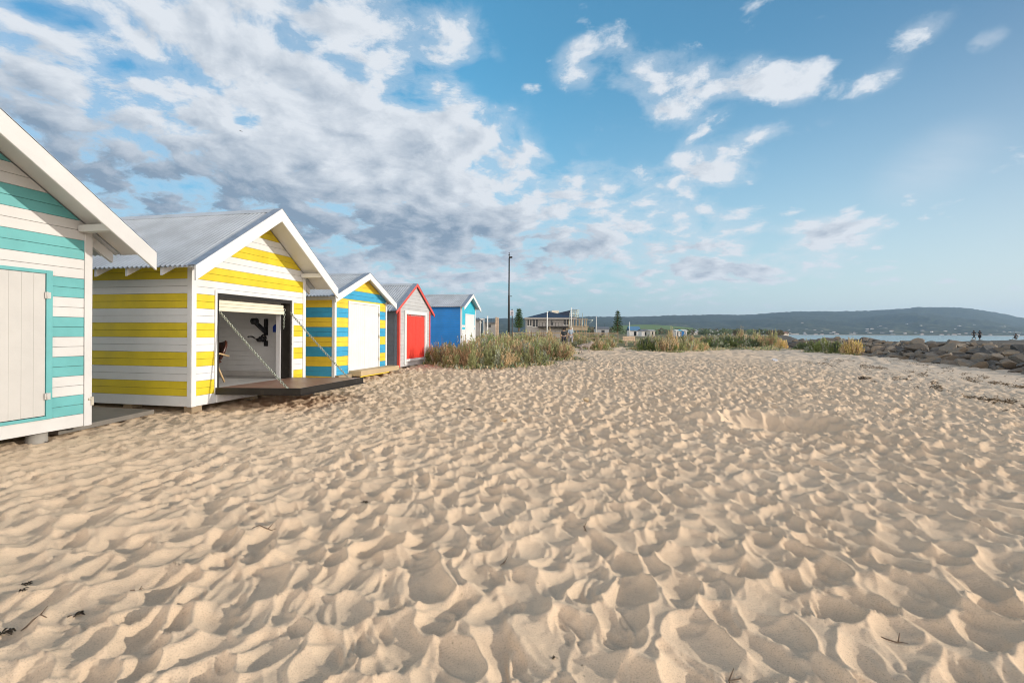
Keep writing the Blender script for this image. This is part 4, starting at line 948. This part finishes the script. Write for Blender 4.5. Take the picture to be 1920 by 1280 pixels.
mb = MB(); mb.box((X2(884), -.05, Z2(612)), (X2(890), .02, Z2(604))); mb.box((X2(912), .95, Z2(614)), (X2(920), 1.02, Z2(609))); mb.build('window', M['glassd'], hb)
# sheds
def shed(px0, px1, yt, ye, Y_, wall, roofm, label, hip=True):
    s = Y_/F; w_ = (px1-px0)*s; zb = .3; ze = pz((px0+px1)/2, ye, Y_)-zb; zt = pz((px0+px1)/2, yt, Y_)-zb
    root = empty('shed', (((px0+px1)/2-960)*s, Y_, zb), label=label, cat='shed')
    mb = MB(); mb.box((-w_/2, 0, -.5), (w_/2, 5, ze)); mb.build('wall', wall, root)
    mb = MB(); mb.prism([(-.5, ze-.1), (2.5, zt), (5.5, ze-.1), (5.5, ze+.0), (2.5, zt+.12), (-.5, ze)], -w_/2-.3, w_/2+.3, axis='x'); mb.build('roof', roofm, root)
    mb = MB(); mb.box((-w_*.1, -.05, 0), (w_*.15, .02, ze*.8)); mb.build('door', M['glassd'], root); return root
shed(1181, 1200, 609.5, 617, 200, HM[1], flat('blue_shed_roof', (.10, .22, .36), .5), 'shed with bright blue roof right of the dark conical pine')
shed(1203, 1218, 615, 617.5, 190, HM[1], RM[0], 'long low white shed with flat dark roof beside the blue-roofed one')
shed(1219, 1228, 616, 617, 180, HM[0], RM[2], 'small cream shed at the right end of the low white one')
shed(1118, 1142, 611, 614.5, 210, HM[3], RM[0], 'low dark-roofed building left of the conical pine')
for k in range(4):
    r0 = shed(1268+k*5.2, 1272.4+k*5.2, 614.8, 616.6, 170, (HM[1], HM[1], M['blue5'], HM[1])[k], (M['pwhite'], M['teal5'], M['pwhite'], M['pwhite'])[k],
         ('far white beach hut, leftmost of four behind the bushes', 'far white beach hut with turquoise roof, second of four', 'far blue-walled beach hut, third of four behind the bushes', 'far white beach hut, rightmost of the four')[k]); r0.name = 'distant_beach_hut'; r0['category'] = 'beach hut'; r0['group'] = 'four far beach huts'
# timber fence
fz = empty('timber_fence', (4., 55, g1(4, 55)), label='low weathered timber fence in front of the dark-roofed house', cat='fence')
for k in range(12):
    mb = MB(); mb.box((-4+k*1.1, 0, -.1), (-3.9+k*1.1, .1, 1.25)); mb.build('post', M['wood'], fz)
mb = MB(); mb.box((-4, -.03, 1.05), (8.2, -.003, 1.17)); mb.box((-4, -.03, .5), (8.2, -.003, .6)); mb.build('rail', M['wood'], fz)
# ================================================================ bench
p = at(1183, 645, .13); bn = empty('bench', (p.x, p.y, g1(p.x, p.y)-.02), math.radians(6), label='pale timber bench standing among low bushes at the end of the path', cat='bench')
sB = p.y/F; w_ = 27*sB
mb = MB()
for k in range(3): mb.box((-w_/2, .30+.02*k, .52+.14*k), (w_/2*.8, .335+.02*k, .64+.14*k))
mb.build('backrest', M['ptan'], bn, bevel=.006)
mb = MB()
for k in range(3): mb.box((-w_/2*.8, -.2+.16*k, .43), (w_/2*1.15, -.06+.16*k, .47))
mb.build('seat', M['ptan'], bn, bevel=.006)
for x in (-w_/2*.65, w_/2*.65):
    mb = MB(); mb.box((x-.04, -.18, 0), (x+.04, -.10, .43)); mb.build('leg', M['ptan'], bn); mb = MB(); mb.prism([(.22, 0), (.30, 0), (.40, .92), (.34, .92)], x-.04, x+.04, axis='x'); mb.build('leg', M['ptan'], bn)
# ================================================================ people and dog (skin-grown bodies)
def skin(name, verts, edges, radii, mat, parent, root=0, lv=2):
    me = bpy.data.meshes.new(name); me.from_pydata(verts, edges, []); o = bpy.data.objects.new(name, me); C.objects.link(o); o.parent = parent
    sk_ = o.modifiers.new('skin', 'SKIN'); sk_.use_smooth_shade = True
    for i, rr_ in enumerate(radii): me.skin_vertices[0].data[i].radius = (rr_, rr_) if not hasattr(rr_, '__len__') else rr_
    me.skin_vertices[0].data[root].use_root = True
    sb = o.modifiers.new('sub', 'SUBSURF'); sb.levels = lv; sb.render_levels = lv
    me.materials.append(mat); return o
def person(loc, rz, top_c, leg_c, hair_c, label, step=.22, H=1.7, crouch=False, skirt=None, arm=.15, name='person'):
    root = empty(name, loc, rz, label=label, cat='person'); root.scale = (H/1.7,)*3
    sm = flat('skin', (.42, .27, .19)); tm = flat('top_cloth', top_c, .85); lm = flat('trouser_cloth', leg_c, .85); hm = flat('hair', hair_c, .7)
    if crouch:
        V0 = dict(pel=(0, 0, .42), ch=(0, -.16, .75), sh=(0, -.2, .88), nk=(0, -.22, .95), hd=(0, -.25, 1.04), ht=(0, -.25, 1.15))
        knL, knR = (.12, -.38, .50), (-.12, -.38, .50); anL, anR = (.12, -.22, .06), (-.12, -.22, .06)
        haL, haR = (.2, -.55, .62), (-.2, -.5, .60); elL, elR = (.24, -.32, .62), (-.24, -.32, .62)
    else:
        V0 = dict(pel=(0, 0, .92), ch=(0, -.01, 1.2), sh=(0, 0, 1.38), nk=(0, -.01, 1.46), hd=(0, -.03, 1.55), ht=(0, -.02, 1.66))
        knL, knR = (.10, -step*.75, .50), (-.10, step*.25, .49); anL, anR = (.10, -step, .08), (-.10, step*1.25, .10)
        elL, elR = (.25, arm*.6, 1.12), (-.25, -arm*.6, 1.12); haL, haR = (.26, arm*.2, .86), (-.26, -arm*1.4, .88)
    vs = [V0['pel'], V0['ch'], V0['sh'], V0['nk'], V0['hd'], V0['ht'],
          (.10, V0['pel'][1], V0['pel'][2]-.06), knL, anL, (anL[0], anL[1]-.16, .03), (-.10, V0['pel'][1], V0['pel'][2]-.06), knR, anR, (anR[0], anR[1]-.16, .03),
          (.17, V0['sh'][1], V0['sh'][2]-.01), elL, haL, (-.17, V0['sh'][1], V0['sh'][2]-.01), elR, haR]
    # hands: palm end, four fingers and a thumb
    ed = [(0, 1), (1, 2), (2, 3), (3, 4), (4, 5), (0, 6), (6, 7), (7, 8), (8, 9), (0, 10), (10, 11), (11, 12), (12, 13), (2, 14), (14, 15), (15, 16), (2, 17), (17, 18), (18, 19)]
    rd = [.13, (.145, .11), .12, .055, .085, .06, .09, .062, .042, .04, .09, .062, .042, .04, .055, .042, .03, .055, .042, .03]
    for wi, hv in ((16, haL), (19, haR)):
        palm = (hv[0], hv[1]-.01, hv[2]-.08); pi = len(vs); vs.append(palm); ed.append((wi, pi)); rd.append(.028)
        for f_ in range(4):
            vs += [(palm[0], palm[1]-.03+.02*f_, palm[2]-.05-.008*(f_ in (1, 2))), (palm[0]*.97, palm[1]-.032+.02*f_, palm[2]-.085-.01*(f_ in (1, 2)))]
            ed += [(pi, len(vs)-2), (len(vs)-2, len(vs)-1)]; rd += [.009, .008]
        vs.append((palm[0], palm[1]-.05, palm[2]-.02)); ed.append((pi, len(vs)-1)); rd.append(.01)
    skin('body', vs, ed, rd, sm, root, lv=1)
    skin('top', [V0['pel'], V0['ch'], V0['sh'], vs[14], elL, vs[17], elR], [(0, 1), (1, 2), (2, 3), (3, 4), (2, 5), (5, 6)], [.15, (.165, .125), .135, .075, .055, .075, .055], tm, root)
    k = .16
    skin('trousers', [V0['pel'], vs[6], knL, (anL[0], anL[1], anL[2]+.04), vs[10], knR, (anR[0], anR[1], anR[2]+.04)], [(0, 1), (1, 2), (2, 3), (0, 4), (4, 5), (5, 6)], [.145, .11, .08, .06, .11, .08, .06], lm, root)
    if skirt:
        mb = MB(); mb.tube([(0, 0, 1.0), (0, 0, .8), (0, 0, .42)], [.16, .21, .25], 14); mb.build('coat', tm, root)
    hd = V0['hd']; skin('hair', [(hd[0], hd[1]+.02, hd[2]+.03), (hd[0], hd[1]+.01, hd[2]+.10), (hd[0], hd[1]+.06, hd[2]-.04)], [(0, 1), (0, 2)], [.098, .07, .07], hm, root)
    # face: nose and ears
    mb = MB(); mb.tube([(hd[0], hd[1]-.075, hd[2]+.03), (hd[0], hd[1]-.11, hd[2]-.005)], [.008, .014], 6)
    for sx_ in (-1, 1): mb.tube([(sx_*.085, hd[1]+.0, hd[2]-.01), (sx_*.095, hd[1]+.01, hd[2]+.03)], .014, 6)
    mb.build('face_features', sm, root); return root
p = at(1070, 650, .13); person((p.x, p.y, g1(p.x, p.y)), math.radians(200), (.30, .36, .42), (.30, .29, .30), (.45, .38, .30), 'fair-haired person in pale blue-grey top walking behind the tan bush', step=.20, H=1.68)
p = at(1060, 652, .13); person((p.x-.05, p.y+.5, g1(p.x, p.y)), math.radians(190), (.03, .035, .04), (.04, .04, .05), (.015, .01, .008), 'dark-haired person in black top, half hidden left of the one in blue-grey', step=.12, H=1.52)
Yq = 90.
for px, lab, kw in ((1826, 'walker in dark clothes striding on the breakwater, left of the pair', dict(step=.30, arm=.35)), (1837, 'walker in long dark coat on the breakwater, right of the pair', dict(step=.06, skirt=True))):
    x = (px-960)/F*Yq; person((x, Yq, .46), math.radians(80 if px < 1830 else 95), (.02, .025, .03), (.04, .045, .05), (.015, .012, .01), lab, H=1.72, **kw)
x = (1903-960)/F*Yq; person((x, Yq, .46), math.radians(100), (.03, .035, .04), (.05, .05, .055), (.02, .015, .01), 'lone dark figure crouching on the breakwater near the right edge', crouch=True)
for px in (1826, 1837, 1903):
    x = (px-960)/F*Yq; boulder((x, Yq, .16), 1.1, .9, .30, 'flat distant rock under a figure on the far arm of the breakwater')
mb = MB(); mb.tube([(0, 0, 0), (.3, 0, 1.2), (.5, 0, 2.0)], [.02, .014, .006], 6); o = mb.build('fishing_rod', M['black'], None); o.location = ((1898.5-960)/F*Yq, Yq, .58); tag(o, 'thin upright rod beside the crouching figure near the right edge', 'fishing rod')
# dog
M['fur'] = flat('dog_fur', (.33, .28, .24), .95)
p = at(1097, 660.5, .13); dg = empty('dog', (p.x, p.y, g1(p.x, p.y)), 0, label='grey-brown dog walking to the right on the sand before the bushes', cat='dog')
dv_ = [(-.22, 0, .42), (0, 0, .43), (.20, 0, .42), (.31, 0, .52), (.38, 0, .60), (.50, 0, .57),
       (-.26, .07, .34), (-.22, .08, .22), (-.33, .08, .16), (-.30, .08, .02), (-.25, .08, .015),
       (-.26, -.07, .34), (-.16, -.08, .24), (-.25, -.08, .16), (-.18, -.08, .02), (-.13, -.08, .015),
       (.21, .07, .32), (.24, .075, .18), (.28, .075, .02), (.32, .075, .015), (.21, -.07, .32), (.18, -.075, .18), (.15, -.075, .02), (.19, -.075, .015),
       (-.34, 0, .42), (-.46, 0, .36), (-.54, 0, .38), (.36, .045, .68), (.36, -.045, .68)]
de = [(0, 1), (1, 2), (2, 3), (3, 4), (4, 5), (0, 6), (6, 7), (7, 8), (8, 9), (9, 10), (0, 11), (11, 12), (12, 13), (13, 14), (14, 15), (2, 16), (16, 17), (17, 18), (18, 19), (2, 20), (20, 21), (21, 22), (22, 23), (0, 24), (24, 25), (25, 26), (4, 27), (4, 28)]
dr_ = [.10, .105, .13, .075, .07, .032, .07, .045, .028, .02, .02, .07, .045, .028, .02, .02, .055, .03, .02, .02, .055, .03, .02, .02, .04, .025, .015, .018, .018]
skin('body', dv_, de, dr_, M['fur'], dg)
# gull far up
gl = MB(); gl.prism([(-.05, 0), (.25, .02), (.3, 0), (.25, -.05), (-.05, -.05), (-.2, -.02)], -.05, .05)
for s_ in (-1, 1): gl.prism([(0, s_*.04), (.12, s_*.05), (.1, s_*.35), (-.05, s_*.72), (-.02, s_*.35)], -.01, .01, axis='z')
o = gl.build('gull', M['black'], None); pq = atY(449, 251, 55); o.location = pq; o.scale = (.7,)*3; o.rotation_euler = (.25, .1, .4); tag(o, 'tiny dark bird high in the blue gap above the yellow hut', 'bird')
# ================================================================ small things on the sand
def on_sand(px, py):
    z = 0
    for _ in range(4): p_ = at(px, py, z); z = g1(p_.x, p_.y)
    return p_, z
dg_ = bpy.context.evaluated_depsgraph_get()
from mathutils.bvhtree import BVHTree
gb = np.array([(p.x) for p in ()])
def true_z(x, y):
    hit = BT.ray_cast(Vector((x, y, 5)), Vector((0, 0, -1)), 12); return hit[0].z if hit and hit[0] else g1(x, y)
sub = MB(); ncol = nc; gi = np.arange(0, 520); vv_ = np.empty(len(ground.data.vertices)*3, np.float32); ground.data.vertices.foreach_get('co', vv_); vv_ = vv_.reshape(-1, 3)
def true_z(x, y):
    r0 = math.hypot(x, y); i = int(round(math.log(max(r0, .31)/.3)/math.log(1.0058))); j = int(round((math.atan2(x, y)+1.02)/.0023))
    if i < 900 and 0 <= j < NF:
        return float(vv_[max(i, 0)*nc+j, 2])
    return g1(x, y)
M['weed'] = flat('dry_seaweed', (.035, .025, .015), .9); M['stone'] = flat('pale_stone', (.50, .38, .24), .85); M['shellw'] = flat('white_litter', (.80, .76, .74), .6)
def clump(px, py, wpx, label, cat='seaweed', name='seaweed_clump', n=14):
    p_, z = on_sand(px, py); R = wpx/2/F*p_.y; rr_ = random.Random(int(px*7+py)); mb = MB()
    for k in range(n):
        a = rr_.random()*6.28; q = Vector((rr_.gauss(0, R*.4), rr_.gauss(0, R*.4), rr_.random()*R*.25)); d = Vector((math.cos(a), math.sin(a), rr_.uniform(-.1, .4)))*R*rr_.uniform(.3, .8)
        mb.tube([q-d*.5, q+Vector((0, 0, R*.12)), q+d*.5+Vector((rr_.gauss(0, R*.1), 0, 0))], [R*.05, R*.09, R*.03], 4)
    o = mb.build(name, M['weed'], None); o.location = (p_.x, p_.y, true_z(p_.x, p_.y)+R*.05); return tag(o, label, cat, 'dark seaweed bits on the sand')
for px, py, w_, lab in ((52, 1092, 22, 'dark seaweed tuft in the lower left sand, upper of two'), (44, 1118, 18, 'dark seaweed tuft in the lower left sand, lower of two'), (148, 1148, 30, 'scattered dark seaweed crumbs on a shaded hollow at lower left'),
        (12, 1185, 40, 'dark seaweed patch at the left edge near the bottom'), (1040, 1218, 14, 'tiny black seaweed speck near the bottom centre'), (740, 946, 12, 'tiny seaweed speck left of the foreground centre'),
        (876, 767, 24, 'small dark weed scrap left of the pale stone'), (686, 932, 14, 'small black weed bit at left of centre'), (1618, 702, 16, 'dark weed lump on pale sand near the yellow bush')): clump(px, py, w_, lab)
def stick(px, py, L, ang, label):
    p_, z = on_sand(px, py); rr_ = random.Random(int(px+py)); d = Vector((math.cos(ang), math.sin(ang), 0))*L*.6
    pts_ = []
    for k in range(6):
        u = k/5-.5; x = p_.x+d.x*u+rr_.gauss(0, L*.04); y = p_.y+d.y*u+rr_.gauss(0, L*.04); pts_.append((x-p_.x, y-p_.y, true_z(x, y)+.006))
    mb = MB(); mb.tube(pts_, [.002, .003, .003, .0025, .002, .001], 5); q = Vector(pts_[3]); mb.tube([q, q+Vector((L*.12, L*.1, .03))], [.003, .0015], 4)
    o = mb.build('twig', M['twigd'], None); o.location = (p_.x, p_.y, 0); tag(o, label, 'twig', 'dry twigs on the sand')
M['twigd'] = flat('dark_twig', (.16, .11, .075), .9)
for a in ((1680, 1182, .16, -.4, 'thin dark twig lying on the right foreground sand'), (1375, 1262, .25, .5, 'thin branching twig at the bottom right of centre'), (70, 1170, .14, .9, 'short twig beside the dark weed at lower left'),
          (262, 1110, .12, 1.2, 'short bent twig on the left foreground sand'), (500, 990, .2, .1, 'fine twig on the sand left of centre'), (944, 1046, .16, 1.3, 'fine twig in the middle of the foreground'), (1098, 985, .16, 1.5, 'twig poking from disturbed sand right of centre'), (1652, 742, .22, 1.2, 'small upright twig near the seaweed lines')): stick(*a)
def stone(px, py, wpx, mat, name, label, cat):
    p_, z = on_sand(px, py); R = wpx/2/F*p_.y; o = bpy.data.objects.new(name, RK[int(px) % 9].copy()); o.data.materials.clear(); o.data.materials.append(M[mat]); C.objects.link(o)
    o.location = (p_.x, p_.y, true_z(p_.x, p_.y)+R*.3); o.scale = (R*1.2, R, R*.8); o.rotation_euler = (0, 0, px); tag(o, label, cat); return o
stone(944, 790, 17, 'stone', 'stone', 'pale yellow stone alone on the sand right of the huts', 'stone')
stone(1453, 671, 11, 'shellw', 'shell', 'small white shell lump on the sand before the long belt of bushes', 'shell')
stone(905, 770, 7, 'stone', 'stone', 'tiny tan pebble up-left of the pale yellow stone', 'stone')
stone(1100, 749, 14, 'stone', 'stone', 'low brownish clod on the sand at centre', 'stone')
# seaweed wrack lines near the rocks
lines = [((1545, 668), (1600, 672), (1665, 684), 10), ((1600, 676), (1650, 688), (1740, 694), 12), ((1700, 712), (1755, 718), (1792, 722), 7), ((1785, 733), (1850, 737), (1925, 746), 9), ((1740, 684), (1820, 694), (1925, 706), 8), ((1505, 672), (1540, 676), (1580, 680), 5),
         ((1610, 701), (1625, 702), (1640, 706), 4), ((1780, 698), (1850, 706), (1925, 716), 6), ((1880, 757), (1900, 759), (1925, 762), 4), ((1660, 700), (1720, 704), (1760, 709), 5), ((1660, 668), (1720, 676), (1800, 684), 6)]
r = np.random.default_rng(12); cc = []
for a, b, c_, wd in lines:
    n = int(wd*170)
    for _ in range(n):
        u = r.random(); q = (1-u)**2*np.array(a)+2*u*(1-u)*np.array(b)+u*u*np.array(c_); py = q[1]+r.normal()*wd*.26+math.sin(u*14+a[0])*1.2; px = q[0]+r.normal()*2
        if fbm(np.array([px*.045]), np.array([py*.16]), 3, 5)[0] < .47+.1*r.random(): continue
        p_, z = on_sand(px, max(py, 650)); cc.append((p_.x, p_.y, true_z(p_.x, p_.y)+r.random()*.018))
cc = np.array(cc); dv = r.normal(size=(len(cc), 3)); dv[:, 2] *= .3
vs, qs = leaf_quads(cc, dv, r.uniform(.03, .10, len(cc)), r.uniform(.008, .018, len(cc)), r)
o = np_mesh('seaweed_wrack', vs, qs, M['leaf'], cols=np.repeat(np.array((.12, .085, .05))[None]*r.uniform(.4, 1.6, (len(cc), 1)), 4, 0)); tag(o, 'strips of dry brown seaweed washed up along the sand by the rocks', 'seaweed', kind='stuff')
# ================================================================ haze
m = bpy.data.materials.new('haze'); m.use_nodes = True; t = NT(m.node_tree)
t.n('ShaderNodeOutputMaterial', {'Volume': t.n('ShaderNodeVolumePrincipled', {'Color': (.50, .72, 1.0, 1), 'Density': .00008, 'Anisotropy': .25}).outputs[0]})
mb = MB(); mb.box((-8000, -1500, -12), (9000, 8000, 420)); hzb = mb.build('haze', m, None); tag(hzb, 'thin blue air between the camera and the far hills', 'haze', kind='stuff')
SC.cycles.volume_bounces = 0; SC.cycles.max_bounces = 8; SC.cycles.diffuse_bounces = 6; SC.cycles.transparent_max_bounces = 8; SC.cycles.use_denoising = True; SC.cycles.denoiser = 'OPENIMAGEDENOISE'; SC.cycles.denoising_input_passes = 'RGB_ALBEDO_NORMAL'; SC.cycles.denoising_prefilter = 'ACCURATE'
